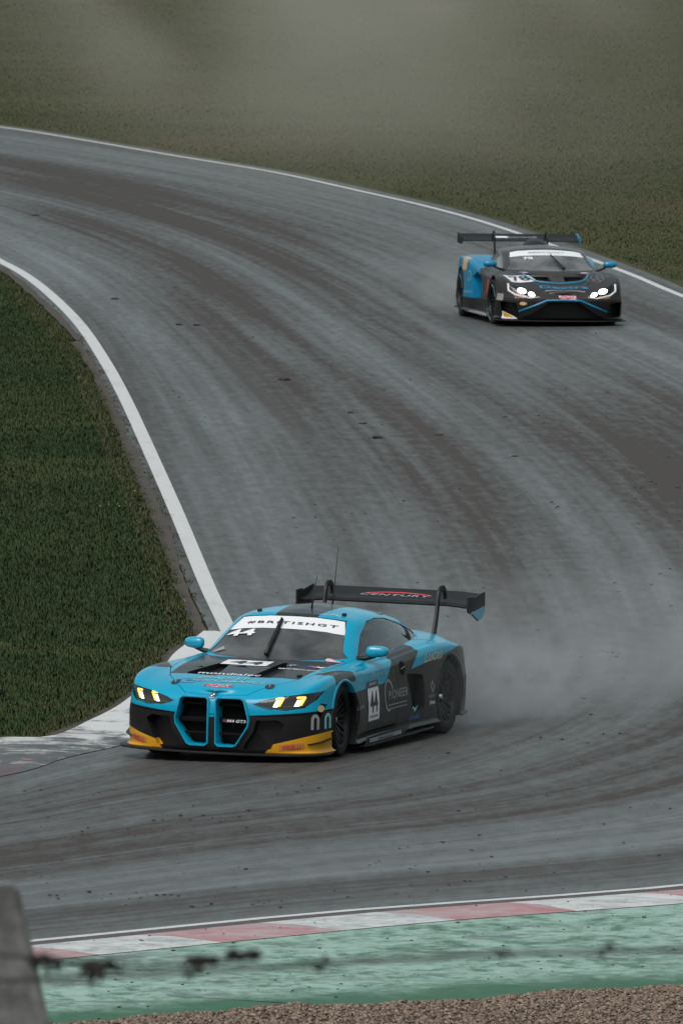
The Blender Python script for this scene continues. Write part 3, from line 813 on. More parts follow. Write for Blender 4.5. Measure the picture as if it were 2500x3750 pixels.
def coupe():
    root = bpy.data.objects.new('race_car', None); link(root)
    root.location = (-.869, 128.703, 0); root.rotation_euler = (0, 0, R(-108.92))
    tag(root, 'turquoise and black racing coupe number 44 with tall twin grille and rear wing', 'race car', 'race cars on the wet bend')
    RL = (R(-1.47), R(1.117), -.018)
    ST = [  # X, Y, z shoulder, top edge x y z, centre x
        (.950, 0, .650, .88, 0, .676, .84), (.945, .20, .650, .80, .17, .694, .74), (.920, .42, .655, .71, .35, .712, .55), (.865, .62, .670, .58, .50, .730, .32),
        (.770, .79, .695, .42, .62, .752, .08), (.630, .90, .735, .25, .69, .772, -.12), (.430, .945, .770, .10, .72, .790, -.28), (.150, .955, .795, -.10, .735, .805, -.42),
        (-.150, .955, .802, -.30, .74, .812, -.55), (-.420, .945, .798, -.50, .745, .818, -.70), (-.700, .925, .788, -.72, .75, .822, -.90), (-1.10, .915, .792, -1.10, .76, .826, -1.2),
        (-1.60, .918, .800, -1.60, .765, .834, -1.6), (-2.00, .935, .818, -2.00, .75, .848, -2.0), (-2.35, .962, .838, -2.35, .735, .866, -2.35), (-2.65, .978, .846, -2.65, .715, .874, -2.65),
        (-2.95, .982, .835, -2.95, .69, .872, -2.95), (-3.25, .975, .80, -3.20, .665, .866, -3.2), (-3.50, .935, .765, -3.40, .62, .858, -3.4), (-3.70, .82, .752, -3.55, .55, .852, -3.55),
        (-3.82, .60, .775, -3.65, .42, .850, -3.65), (-3.87, .30, .80, -3.71, .22, .850, -3.71), (-3.88, 0, .81, -3.73, 0, .850, -3.73)]
    ZC = [(.90, .665), (.84, .690), (.55, .742), (.2, .785), (-.1, .812), (-.4, .836), (-.55, .846), (-1, .855), (-2.5, .862), (-3.2, .866), (-3.6, .858), (-3.88, .85)]
    shell = build_body(ST, ZC, .125, (.30, .45, .56), 'body')
    GS = [((-.46, 0, .825), (-1.30, 0, 1.185), -1.33), ((-.51, .30, .825), (-1.31, .24, 1.182), -1.36), ((-.63, .55, .82), (-1.335, .43, 1.168), -1.42), ((-.80, .695, .81), (-1.385, .525, 1.148), -1.5),
          ((-1.02, .75, .80), (-1.53, .56, 1.148), -1.62), ((-1.4, .772, .80), (-1.78, .572, 1.152), -1.78), ((-1.9, .772, .81), (-2.08, .57, 1.135), -2.02), ((-2.4, .742, .82), (-2.38, .555, 1.098), -2.28),
          ((-2.8, .695, .83), (-2.62, .525, 1.062), -2.48), ((-3.08, .62, .83), (-2.74, .465, 1.045), -2.62), ((-3.27, .48, .83), (-2.80, .36, 1.050), -2.72), ((-3.37, .25, .83), (-2.84, .18, 1.062), -2.78), ((-3.40, 0, .83), (-2.85, 0, 1.068), -2.80)]
    GZ = [(-1.33, 1.192), (-1.5, 1.218), (-1.75, 1.238), (-2.0, 1.234), (-2.3, 1.202), (-2.6, 1.138), (-2.8, 1.078)]
    cab = build_cabin(GS, GZ, .77, 'cabin')
    smB, smC = Smooth(shell), Smooth(cab)
    BV, CV = smB.b, smC.b
    shell.materials.append(M['coupe']); shell.materials.append(M['recess'])
    # openings in the lower body
    arch = [drum(0, .58, 1.3, .345, .385, 1), drum(-2.917, .56, 1.3, .345, .382, 1)]
    arch += [drum(0, -1.3, -.58, .345, .385, 1), drum(-2.917, -1.3, -.56, .345, .382, 1)]
    kid = [(.043, .595), (.062, .615), (.272, .617), (.298, .60), (.345, .43), (.338, .375), (.232, .205), (.200, .190), (.066, .190), (.045, .208)]
    hl = [(.375, .572), (.46, .606), (.63, .648), (.80, .670), (.915, .684), (.885, .615), (.81, .545), (.66, .522), (.50, .530)]
    hx = lambda p: float(np.interp(abs(p[0]), [.0, .37, .62, .79, .90, .95], [.95, .925, .865, .77, .63, .45]))
    air = [(.415, .430), (.60, .435), (.66, .40), (.54, .165), (.30, .165), (.30, .19), (.385, .32)]
    cuts = list(arch)
    for P in (kid, mirror_poly(kid)): cuts.append(prism(P, 'x', .70, 1.3, 1))
    for P in (hl, mirror_poly(hl)): cuts.append(prism(P, 'x', lambda p: hx(p)-.13, 1.3, 1))
    for P in (air, mirror_poly(air)): cuts.append(prism(P, 'x', lambda p: hx(p)-.10, 1.3, 1))
    vent = [(.40, .155), (-.34, .235), (-.36, .262), (.30, .470), (.36, .44)]
    vf = lambda p: .71 if p[0] > .2 else (.80 if p[0] < -.2 else .76)
    duct = [(-.03, -.15), (-.03, .0), (-.11, -.06)]; scoop = [(-.30, -.02), (-.30, .11), (-.36, .12), (-.41, .04)]
    for sg in (1, -1):
        V_ = [(x, y*sg) for x, y in vent]; cuts.append(prism(V_, 'z', vf, 1.0, 1))
        fv = [(-.24, .78*sg), (-.30, .78*sg), (-.30, .88*sg), (-.24, .88*sg)]
        si = [(-1.86, .635), (-2.20, .60), (-2.235, .56), (-2.235, .30), (-2.19, .27), (-1.95, .30), (-1.84, .60)]
        cuts.append(prism(si, 'y', .86*sg if sg > 0 else -1.2, 1.2 if sg > 0 else -.86, 1))
        rv = [(-3.38, .50), (-3.55, .48), (-3.55, .22), (-3.40, .22)]
        cuts.append(prism(rv, 'y', .80 if sg > 0 else -1.2, 1.2 if sg > 0 else -.80, 1))
        sl_ = [(.885*sg, .44), (.915*sg, .45), (.93*sg, .56), (.905*sg, .58)]
        cuts.append(prism(sl_, 'x', .45, .80, 1))
    cuts.append(prism([(.06, -.475), (.06, -.40), (.0, -.43)], 'z', .76, 1.0, 1)); cuts.append(prism(duct, 'z', .76, 1.0, 1)); cuts.append(prism(scoop, 'z', .79, 1.0, 1))
    shell.name = 'shell'; body = shell
    for c in cuts: body = boolean(body, c, 'DIFFERENCE')
    tub = prism([(-.86, -.62), (-.86, .62), (-1.1, .68), (-2.5, .66), (-2.75, .5), (-2.75, -.5), (-2.5, -.66), (-1.1, -.68)], 'z', .22, 1.2, 1)
    body = boolean(body, tub, 'DIFFERENCE')
    parts = {}
    def panel(body, nm, poly, axis, lo, hi):
        p = boolean(body, prism(offset_poly(poly, -.0035), axis, lo, hi, 1), 'INTERSECT')
        b = boolean(body, prism(offset_poly(poly, .0035), axis, lo, hi, 1), 'DIFFERENCE')
        apply_normals(p, smB); parts[nm] = parts.get(nm, [])+[mesh_obj(nm, p, [M['coupe'], M['recess']], root, RL)]
        return b
    hood = [(.845, -.30), (.885, 0), (.845, .30), (.70, .43), (.44, .585), (.10, .70), (-.45, .725), (-.85, .71), (-.86, -.71), (-.45, -.725), (.10, -.70), (.44, -.585), (.70, -.43)]
    body = panel(body, 'bonnet', hood, 'z', .55, 1.2)
    bump = [(.395, .02), (1.3, .02), (1.3, .465), (.90, .470), (.60, .505), (.395, .505)]
    body = panel(body, 'front_bumper', bump, 'y', -1.4, 1.4)
    door = [(-.70, .20), (-1.52, .20), (-1.60, .40), (-1.60, .66), (-1.52, .86), (-.98, .86), (-.84, .70), (-.80, .40)]
    body = panel(body, 'door', door, 'y', .74, 1.4); body = panel(body, 'door', door, 'y', -1.4, -.74)
    apply_normals(body, smB); bo = mesh_obj('body', body, [M['coupe'], M['recess']], root, RL)
    bumper, bonnet = parts['front_bumper'][0], parts['bonnet'][0]
    # cabin shell with window openings and panes
    cab.materials.append(M['coupe_roof']); cab.materials.append(M['black'])
    inner = fill_mat(cavity(GS, GZ, .50), 1)
    sw = [(-.97, .842), (-1.25, 1.005), (-1.56, 1.128), (-1.80, 1.138), (-2.06, 1.118), (-2.50, 1.025), (-2.93, .905), (-2.80, .878), (-2.45, .856), (-1.78, .842)]
    ws = [(-.675, .850), (-.62, .90), (-.50, 1.145), (-.40, 1.158), (-.22, 1.172), (0, 1.176), (.22, 1.172), (.40, 1.158), (.50, 1.145), (.62, .90), (.675, .850), (.50, .842), (0, .838), (-.50, .842)]
    rw = [(-.50, .88), (-.36, 1.03), (0, 1.045), (.36, 1.03), (.50, .88)]
    shellc = boolean(cab, inner, 'DIFFERENCE')
    cutw = [prism(sw, 'y', .45, 1.0, 1), prism(sw, 'y', -1.0, -.45, 1), prism(ws, 'x', -1.40, -.2, 1), prism(rw, 'x', -3.6, -2.75, 1)]
    for c in cutw: shellc = boolean(shellc, c, 'DIFFERENCE')
    apply_normals(shellc, smC); roof = mesh_obj('roof', shellc, [M['coupe_roof'], M['black']], root, RL)
    panes = {}
    for nm, P, ax, lo, hi in (('side_window', sw, 'y', .45, 1.0), ('side_window', sw, 'y', -1.0, -.45), ('windscreen', ws, 'x', -1.40, -.2), ('rear_window', rw, 'x', -3.6, -2.75)):
        p = skin_piece(cab, offset_poly(P, .004), ax, lo, hi, smC, -.006)
        panes.setdefault(nm, []).append(mesh_obj(nm, p, M['glass'] if nm == 'windscreen' else M['side_glass'], root, RL))
    scr = panes['windscreen'][0]
    # white banner across the top of the windscreen, black rim round it
    ban = [(-.56, 1.035), (-.49, 1.140), (-.40, 1.153), (-.22, 1.168), (0, 1.172), (.22, 1.168), (.40, 1.153), (.49, 1.140), (.56, 1.035), (.40, 1.062), (.22, 1.076), (0, 1.080), (-.22, 1.076), (-.40, 1.062)]
    mesh_obj('windscreen_banner', skin_piece(cab, ban, 'x', -1.40, -.2, smC, -.002), M['white_film'], scr)
    def T(nm, s, o, u, v, h, mat, parent, wide=1.0, bold=.0, shear=0.0, sp=1.0, off=.005, bv=None):
        V, F = text_geo(s, h, wide, bold, shear, sp)
        return lay(nm, V, F, o, u, v, bv or [BV, CV], mat, parent, None if parent is not root else RL, off)
    fx, fu = (0, 1, 0), (-.35, 0, 1)      # facing forward: +y is to the viewer's right
    T('banner_lettering', '#BRITISHGT', (-.9, .03, 1.120), fx, (-.6, 0, 1), .042, M['black_film'], scr, 2.45, .014, 0, 1.30, .003)
    T('number_sticker', '44', (-.9, -.40, 1.025), fx, (-.6, 0, 1), .100, M['white_film'], scr, 2.1, .03, .0, 1.0)
    for p in ([(-.60, .905), (-.50, .965), (-.46, .91), (-.56, .89)],):
        V, F = poly_geo(p); lay('sun_strip_sticker', [(a, b-.93) for a, b in V], F, (-.8, 0, .93), fx, (-.6, 0, 1), [CV], M['grey_film'], scr, None, .005)
    # wiper
    wp = [Vector((-.53, .0, .862)), Vector((-.80, -.03, .985)), Vector((-1.08, -.062, 1.10)), Vector((-1.19, -.077, 1.138))]
    wpt = []
    for k, p in enumerate(wp):
        h = CV.ray_cast(Vector((1, p.y, p.z)), Vector((-1, 0, 0))); wpt.append((h[0] if h[0] else p)+Vector((.02, 0, .025)))
    wi = mesh_obj('wiper', tube_mesh('wiper', wpt, [.020, .018, .012, .007], 8), M['black'], root, RL)
    mesh_obj('wiper_blade', tube_mesh('wb', [q+Vector((.006, .012, -.012)) for q in wpt[0:4]], .009, 6), M['recess'], wi)
    # twin grille frames, bars
    for sg in (1, -1):
        P = kid if sg > 0 else mirror_poly(kid)
        outer = offset_poly(P, .015); inn = offset_poly(P, -.004)
        n = len(P); V, F = [], []
        for (pl, x) in ((outer, .925), (outer, .958), (offset_poly(P, .010), .966), (offset_poly(P, .002), .966), (inn, .955), (inn, .80)):
            V += [(x, a, b) for a, b in pl]
        for r_ in range(5): F += [(r_*n+i, r_*n+(i+1) % n, (r_+1)*n+(i+1) % n, (r_+1)*n+i) for i in range(n)]
        bm = bmesh.new(); vs = [bm.verts.new(v) for v in V]
        for f in F: bm.faces.new([vs[k] for k in f])
        bmesh.ops.recalc_face_normals(bm, faces=bm.faces)
        g = mesh_obj('grille', bm_mesh(bm, 'grille', 40), M['cyan'], root, RL)
        for zz, th in ((.555, .03), (.41, .045), (.29, .02)):
            h = .30 if zz > .35 else .25
            mesh_obj('grille_bar', box_mesh('grille_bar', (.86, sg*(.045+h/2-.005), zz), (.05, h, th), None, .012), M['recess'], g)
        mesh_obj('grille_mesh', pydata('gm', [(.78, sg*.03, .18), (.78, sg*.36, .18), (.78, sg*.36, .63), (.78, sg*.03, .63)], [(0, 1, 2, 3)]), M['recess'], g)
    gb = BVHTree.FromPolygons([Vector((.887, y, z)) for y, z in ((-1, 0), (1, 0), (1, 1), (-1, 1))], [(0, 1, 2, 3)])
    T('badge_lettering', 'M4 GT3', (.89, .215, .410), fx, (0, 0, 1), .026, M['white_film'], root, 1.5, .02, .2, 1, .002, [gb])
    for k, m_ in enumerate(('blue_film', 'purple_film', 'red_film')):
        V, F = poly_geo([(0, -.012), (.010, -.012), (.016, .012), (.006, .012)]); lay('badge_stripe', V, F, (.89, .085+.014*k, .41), fx, (0, 0, 1), [gb], M[m_], root, RL, .002)
    # headlamps: bezel, lens, light guides
    for sg in (1, -1):
        P = hl if sg > 0 else mirror_poly(hl)
        ln = skin_piece(shell, offset_poly(P, -.003), 'x', .3, 1.3, smB, -.003)
        ho = mesh_obj('headlight', ln, M['lens'], root, RL)
        cup = prism(offset_poly(P, -.008), 'x', lambda p: hx(p)-.12, lambda p: hx(p)-.085, 0)
        mesh_obj('lamp_housing', cup, M['black'], ho)
        for yy, zz, s_ in ((.59, .597, 1.0), (.765, .605, 1.0)):
            # hooked amber guide with a white reflector at its foot
            xq = hx((yy, 0))-.055; tilt = -.55 if yy < .7 else -.85
            def put(pl): return [(xq+tilt*(a)*.9, sg*(yy+a), zz+b) for a, b in pl]
            hook = [(-.030, .028), (-.024, .040), (.034, .043), (.044, .033), (.039, .018), (.010, -.042), (-.010, -.042), (.012, .016), (.008, .024), (-.020, .021)]
            foot = [(-.048, -.047), (-.022, .010), (.004, .012), (-.013, -.048)]
            for nm, pl, mt in (('daylight_guide', hook, M['amber']), ('reflector', foot, M['lampwhite'])):
                q = put(pl); q2 = [(a-.012, b, c) for a, b, c in q]; n = len(q)
                tri = tessellate_polygon([[Vector((p[0], p[1], 0)) for p in pl]])
                F = [tuple(t) for t in tri]+[tuple(n+k for k in reversed(t)) for t in tri]+[(i, (i+1) % n, n+(i+1) % n, n+i) for i in range(n)]
                mesh_obj(nm, pydata(nm, q+q2, F), mt, ho)
    # splitter, skirts, diffuser, canards
    spl = [(.40, -.985), (.60, -1.0), (.76, -.93), (.90, -.72), (.985, -.45), (1.02, 0), (.985, .45), (.90, .72), (.76, .93), (.60, 1.0), (.40, .985), (.40, .5), (.40, -.5)]
    mesh_obj('splitter', poly_slab('splitter', spl, 'z', .112, .130, .004), M['carbon'], root, RL)
    for sg in (1, -1):
        sk = [(-.46, sg*.88), (-.46, sg*.965), (-.52, sg*1.0), (-2.30, sg*1.005), (-2.45, sg*.98), (-2.47, sg*.88)]
        s_o = mesh_obj('side_skirt', poly_slab('side_skirt', sk, 'z', .085, .102, .004), M['carbon'], root, RL)
        blade = [(-.50, .10), (-1.55, .10), (-1.78, .175), (-1.70, .185), (-.55, .165)]
        mesh_obj('skirt_blade', poly_slab('sb', blade, 'y', sg*.975-.006, sg*.975+.006, .002), M['carbon'], s_o)
        can = [(.40, .955*sg), (.60, .90*sg), (.72, .82*sg), (.715, .865*sg), (.60, .945*sg), (.42, .975*sg)]
        mesh_obj('canard', poly_slab('canard', can, 'z', lambda p: .250-(p[0]-.38)*.12, lambda p: .259-(p[0]-.38)*.12, .0), M['black'], root, RL)
    mesh_obj('diffuser', poly_slab('diffuser', [(-3.0, -.70), (-3.90, -.74), (-3.90, .74), (-3.0, .70)], 'z', lambda p: .10 if p[0] > -3.5 else .22, lambda p: .13 if p[0] > -3.5 else .25, 0), M['carbon'], root, RL)
    # rear wing on swan necks
    wing = []; chord = [(0, 0), (.03, .022), (.12, .022), (.25, .050), (.37, .105), (.385, .108), (.36, .085), (.24, .022), (.12, -.018), (.03, -.018)]
    for y in np.linspace(-.835, .835, 25):
        dip = -.016*(abs(y) > .62)*min(1, (abs(y)-.62)/.2) if abs(y) > .62 else 0
        wing.append([(-3.86-a, y, 1.085+b*.90+dip) for a, b in chord])
    n = len(chord); V = [p for r_ in wing for p in r_]; F = [(i*n+k, i*n+(k+1) % n, (i+1)*n+(k+1) % n, (i+1)*n+k) for i in range(24) for k in range(n)]+[tuple(range(n)), tuple(reversed(range(24*n, 25*n)))]
    wme = pydata('wing', V, F, True); wme.set_sharp_from_angle(angle=R(50)); wg = mesh_obj('rear_wing', wme, M['carbon'], root, RL)
    wb = BVHTree.FromPolygons([Vector(p) for p in V], F)
    for sg in (1, -1):
        ep = [(-3.780, 1.03), (-3.780, 1.17), (-3.920, 1.17), (-3.960, 1.155), (-4.180, 1.178), (-4.280, 1.186), (-4.280, 1.03), (-4.210, .95), (-4.080, .925), (-3.900, 1.0)]
        top = poly_slab('endplate', ep, 'y', sg*.842-.007, sg*.842+.007, .002); top.materials.append(M['carbon']); top.materials.append(M['cyan'])
        e = mesh_obj('endplate', top, M['carbon'], wg)
        epl = [(-3.820, 1.02), (-4.275, 1.055), (-4.275, 1.03), (-4.210, .955), (-4.080, .93), (-3.905, 1.005)]
        V_, F_ = poly_geo([(-a, b) for a, b in (epl if sg > 0 else epl[::-1])])
        mesh_obj('endplate_sticker', poly_slab('es', epl, 'y', sg*.8505-.001, sg*.8505+.001, 0), M['cyan'], e)
        # swan neck: tapered blade rising from the deck, hooking over the leading edge
        path = [(-3.640, 0.800, .10), (-3.690, 0.900, .085), (-3.740, 1.024, .068), (-3.765, 1.124, .055), (-3.780, 1.184, .048), (-3.810, 1.226, .045), (-3.860, 1.246, .045), (-3.920, 1.239, .045), (-3.965, 1.204, .045), (-3.985, 1.134, .045)]
        V_, F_ = [], []
        for k, (x, z, wd) in enumerate(path):
            x2, z2 = path[min(k+1, len(path)-1)][:2]; x1, z1 = path[max(k-1, 0)][:2]; t = Vector((x2-x1, z2-z1)).normalized(); nn = Vector((-t.y, t.x))
            a, b = Vector((x, z))+nn*wd*.55, Vector((x, z))-nn*wd*.45
            for (q, yy) in ((a, .011), (b, .011), (b, -.011), (a, -.011)): V_.append((q.x, sg*.555+yy, q.y))
            if k: o0 = 4*(k-1); F_ += [(o0+j, o0+(j+1) % 4, o0+4+(j+1) % 4, o0+4+j) for j in range(4)]
        F_ += [(0, 1, 2, 3), tuple(4*(len(path)-1)+j for j in (3, 2, 1, 0))]
        me = pydata('wing_support', V_, F_, True); me.set_sharp_from_angle(angle=R(40)); mesh_obj('wing_support', me, M['black'], wg)
    V, F = text_geo('CENTURY', .060, 1.75, .02, .15, 1.1); lay('wing_lettering', V, F, (-4.09, .03, 1.15), (0, 1, 0), (-1, 0, .25), [wb], M['grey_film'], wg, None, .004)
    V, F = ring_geo(.36, .075, .020, 40, 20, 160); lay('wing_arc', V, F, (-4.09, .05, 1.15), (0, 1, 0), (-1, 0, .25), [wb], M['red_film'], wg, None, .003)
    # mirrors
    for sg in (1, -1):
        bm = bmesh.new(); bmesh.ops.create_uvsphere(bm, u_segments=20, v_segments=12, radius=1)
        for v in bm.verts:
            p = v.co.copy(); p = Vector((math.copysign(abs(p.x)**.7, p.x), math.copysign(abs(p.y)**.6, p.y), math.copysign(abs(p.z)**.7, p.z)))
            v.co = Vector((p.x*.060-.02*p.y, p.y*.098, p.z*.052*(1-.12*p.y)))
            v.co.y *= sg
            v.co += Vector((-1.06, sg*.885, .905+.012*0))
        for f in bm.faces: f.material_index = 0 if f.calc_center_median().z > .893 else 1
        mo = bm_mesh(bm, 'mirror', 50); o = mesh_obj('mirror', mo, [M['cyan'], M['black']], root, RL)
        arm = [(-.98, sg*.70, .832), (-1.02, sg*.80, .845), (-1.05, sg*.87, .865)]
        mesh_obj('mirror_arm', tube_mesh('ma', arm, [.026, .022, .020], 8), M['black'], o)
        mesh_obj('mirror_glass', box_mesh('mg', (-1.112, sg*.885, .905), (.008, .15, .07), None, .003), M['nut'], o)
    # roof fittings
    for y, x, hgt in ((.06, -1.60, .30), (.02, -2.30, .52)):
        h = CV.ray_cast(Vector((x, y, 2)), Vector((0, 0, -1)))[0]
        an = mesh_obj('antenna', tube_mesh('antenna', [h, h+Vector((-.02, 0, .06)), h+Vector((-.05, -.02+.05, hgt))], [.010, .006, .0025], 6), M['black'], root, RL)
    for y in (-.40, .42):
        h = CV.ray_cast(Vector((-1.47, y, 2)), Vector((0, 0, -1)))[0]; mesh_obj('roof_camera', box_mesh('rc', h+Vector((0, 0, .010)), (.05, .035, .03), None, .006), M['black'], root, RL)
    for y in (-.43, .35):
        V, F = disc_geo(.035, 20); lay('roof_sticker', V, F, (-1.40, y, 1.22), (0, 1, 0), (-1, 0, .15), [CV], M['white_film'], roof, None, .004)
        V, F = disc_geo(.018, 16); lay('roof_sticker', V, F, (-1.40, y, 1.22), (0, 1, 0), (-1, 0, .15), [CV], M['pink_film'], roof, None, .007)
    # bonnet graphics and pins
    hu, hv = (0, 1, 0), (-1, 0, .12)
    num = [(-.22, -.12), (.22, -.12), (.22, .12), (-.22, .12)]
    V, F = poly_geo(num); lay('number_board', V, F, (-.24, -.085, .84), hu, hv, [BV], M['white_film'], bonnet, None, .003)
    T('number', '44', (-.24, -.085, .84), hu, hv, .15, M['black_film'], bonnet, 1.5, .02, 0, 1, .006, [BV])
    T('sponsor_lettering', 'mondialec', (.315, -.055, .77), hu, hv, .085, M['white_film'], bonnet, 1.2, .01, 0, 1.02, .004, [BV])
    for dx in (0, .05):
        V, F = ring_geo(.032, .035, .012, 16, 0, 180); lay('sponsor_emblem', V, F, (.345, -.32+dx, .77), hu, hv, [BV], M['white_film'] if dx == 0 else M['teal_film'], bonnet, None, .004)
    T('sponsor_lettering', 'BRADLEY', (.49, -.04, .745), hu, hv, .085, M['teal_film'], bonnet, .95, .015, .1, 1.02, .004, [BV])
    T('sponsor_lettering', 'PERFORMANCE', (.605, .04, .735), hu, hv, .075, M['teal_film'], bonnet, .95, .012, .1, 1.02, .004, [BV])
    V, F = ring_geo(.105, .085, .010, 32); lay('sponsor_emblem', V, F, (.62, -.33, .73), hu, hv, [BV], M['purple_film'], bonnet, None, .004)
    V, F = poly_geo([(-.05, -.01), (.05, -.01), (.015, .012), (-.015, .04)]); lay('sponsor_emblem', V, F, (.62, -.33, .73), hu, hv, [BV], M['purple_film'], bonnet, None, .004)
    V, F = poly_geo([(-.105, -.040), (.105, -.040), (.105, .040), (-.105, .040)]); lay('sponsor_plate', V, F, (.755, -.005, .70), hu, (-1, 0, .3), [BV], M['pink_film'], bonnet, None, .003)
    T('sponsor_lettering', 'SONAX', (.755, -.005, .70), hu, (-1, 0, .3), .060, M['red_film'], bonnet, 1.05, .03, .1, 1.0, .006, [BV])
    nb = (.948, -.015, .630)
    V, F = disc_geo(.032, 24); lay('nose_badge', V, F, nb, fx, (-.25, 0, 1), [BV], M['black_film'], root, RL, .006)
    V, F = ring_geo(.032, .032, .004, 24); lay('nose_badge_rim', V, F, nb, fx, (-.25, 0, 1), [BV], M['silver'], root, RL, .009)
    for a0, m_ in ((0, 'white_film'), (90, 'blue_film'), (180, 'white_film'), (270, 'blue_film')):
        V, F = disc_geo(.018, 8, a0, a0+90); lay('nose_badge_quarter', V, F, nb, fx, (-.25, 0, 1), [BV], M[m_], root, RL, .009)
    eb = (-.02, .40, .80)
    V, F = disc_geo(.052, 24); lay('bonnet_emblem', V, F, (-.22, .36, .83), hu, hv, [BV], M['white_film'], bonnet, None, .004)
    V, F = ring_geo(.050, .050, .016, 24); lay('bonnet_emblem_rim', V, F, (-.22, .36, .83), hu, hv, [BV], M['black_film'], bonnet, None, .006)
    for a0 in (90, 270):
        V, F = disc_geo(.032, 8, a0, a0+90); lay('bonnet_emblem_quarter', V, F, (-.22, .36, .83), hu, hv, [BV], M['blue_film'], bonnet, None, .008)
    T('sponsor_lettering', 'BMW Motorsport', (-.03, .48, .81), hu, hv, .060, M['white_film'], bonnet, .80, .01, 0, 1.0, .004, [BV])
    for k, m_ in enumerate(('blue_film', 'purple_film', 'red_film')):
        V, F = poly_geo([(0, -.045), (.03, -.045), (.055, .045), (.025, .045)]); lay('stripe_emblem', V, F, (-.23, .495+.028*k, .83), hu, hv, [BV], M[m_], bonnet, None, .004)
    T('stripe_emblem_letter', 'M', (-.23, .612, .83), hu, hv, .085, M['white_film'], bonnet, 1.0, .03, .2, 1, .004, [BV])
    for y in (.45, -.45):
        V, F = ring_geo(.042, .062, .040, 20); lay('bonnet_pin', V, F, (.66, y, .71), hu, hv, [BV], M['black_film'], bonnet, None, .005)
        h = BV.ray_cast(Vector((.66, y, 2)), Vector((0, 0, -1)))[0]; mesh_obj('pin_stud', box_mesh('ps', h+Vector((0, 0, .008)), (.028, .016, .02), None, .004), M['silver'], bonnet)
    for y in (.58,):
        h = BV.ray_cast(Vector((.22, y, 2)), Vector((0, 0, -1)))[0]; mesh_obj('pin_stud', box_mesh('ps', h+Vector((0, 0, .006)), (.07, .035, .014), None, .004), M['black'], bonnet)
    V, F = disc_geo(.045, 20); lay('series_sticker', [(a*1.7, b) for a, b in V], F, (-.66, .60, .83), hu, hv, [BV, CV], M['pink_film'], root, RL, .004)
    # bumper lettering
    for sg in (1, -1):
        o_ = (.80, .72, .192) if sg > 0 else (.80, -.76, .205)
        u_ = (-.62, 1, .10) if sg > 0 else (.62, 1, -.16)
        V, F = poly_geo([(-.115, -.027), (.115, -.027), (.115, .030), (-.115, .030)]); lay('tyre_plate', V, F, o_, u_, (0, 0, 1), [BV], M['orange_film'], bumper, None, .003)
        T('tyre_lettering', 'PIRELLI', o_, u_, (0, 0, 1), .040, M['red_film'], bumper, 1.0, .025, 0, 1, .006, [BV])
    # outlined letters near the bumper corner
    for dx, mt in ((0, 'grey_film'), (.10, 'teal_film')):
        V, F = ring_geo(.046, .050, .030, 20, 0, 180); V = [(a, b+.03) for a, b in V]; n = len(V)
        for s_ in (-1, 1): V += [(s_*.046, .03), (s_*.016, .03), (s_*.016, -.06), (s_*.046, -.06)]; F = F+[(n, n+1, n+2, n+3)] if s_ < 0 else F+[(n+4, n+5, n+6, n+7)]
        lay('sponsor_letter', V, F, (.66, .885+dx*.55, .405), (-.75, 1, 0), (0, 0, 1), [BV], M[mt], bumper, None, .006)
    V, F = disc_geo(.040, 20); lay('mascot_sticker', [(a*1.1, b*.75) for a, b in V], F, (.62, .91, .53), (-.9, 1, 0), (0, 0, 1), [BV], M['tan_film'], root, RL, .005)
    # left flank graphics
    dl = [o for o in parts['door'] if sum(v.co.y for v in o.data.vertices) > 0][0]
    su, sv = (-1, 0, 0), (0, 0, 1)
    bd = [(-.165, -.18), (.165, -.18), (.165, .18), (-.165, .18)]
    V, F = poly_geo(bd); lay('number_board', V, F, (-.875, .95, .475), su, sv, [BV], M['white_film'], root, RL, .004)
    V, F = poly_geo([(-.165, .12), (.165, .12), (.165, .18), (-.165, .18)]); lay('number_board_header', V, F, (-.875, .95, .475), su, sv, [BV], M['black_film'], root, RL, .007)
    T('board_lettering', 'BRITISHGT', (-.875, .95, .628), su, sv, .026, M['white_film'], root, 1.3, 0, 0, 1, .010, [BV])
    T('number', '44', (-.875, .95, .465), su, sv, .20, M['black_film'], root, .85, .02, 0, 1, .008, [BV])
    V, F = poly_geo([(-.12, -.155), (.12, -.155), (.12, -.13), (-.12, -.13)]); lay('board_footer', V, F, (-.875, .95, .475), su, sv, [BV], M['grey_film'], root, RL, .007)
    V, F = ring_geo(.13, .15, .026, 36, 20, 285); lay('sponsor_emblem', V, F, (-1.33, .95, .48), su, sv, [BV], M['grey_film'], root, RL, .004)
    T('sponsor_lettering', 'PIONEER', (-1.575, .95, .480), su, sv, .080, M['grey_film'], root, 1.05, .01, 0, 1.15, .004, [BV])
    for k in (0, 1): 
        V, F = poly_geo([(-.26, 0), (.26, 0), (.26, .010), (-.26, .010)]); lay('sponsor_rule', V, F, (-1.55, .95, .385-.035*k), su, sv, [BV], M['grey_film'], root, RL, .004)
    T('sponsor_lettering', '3dRacement', (-1.06, .9, .705), su, sv, .05, M['teal_film'], root, 1.3, .01, 0, 1, .004, [BV])
    T('sponsor_lettering', 'Lonsdale', (-.44, .95, .455), su, sv, .045, M['grey_film'], root, 1.1, .01, .3, 1, .004, [BV])
    V, F = poly_geo([(0, -.06), (.05, 0), (0, .06), (-.05, 0)]); V += [(0, -.035), (.028, 0), (0, .035), (-.028, 0)]; F = [(0, 1, 5, 4), (1, 2, 6, 5), (2, 3, 7, 6), (3, 0, 4, 7)]
    lay('sponsor_emblem', V, F, (-2.42, 1.0, .47), su, sv, [BV], M['grey_film'], root, RL, .004)
    T('sponsor_lettering', 'MAJESTIC', (-2.42, 1.0, .38), su, sv, .032, M['grey_film'], root, 1.2, .01, 0, 1, .004, [BV])
    T('sponsor_lettering', 'brtec', (-2.42, 1.0, .325), su, sv, .04, M['white_film'], root, 1.1, .02, 0, 1, .004, [BV])
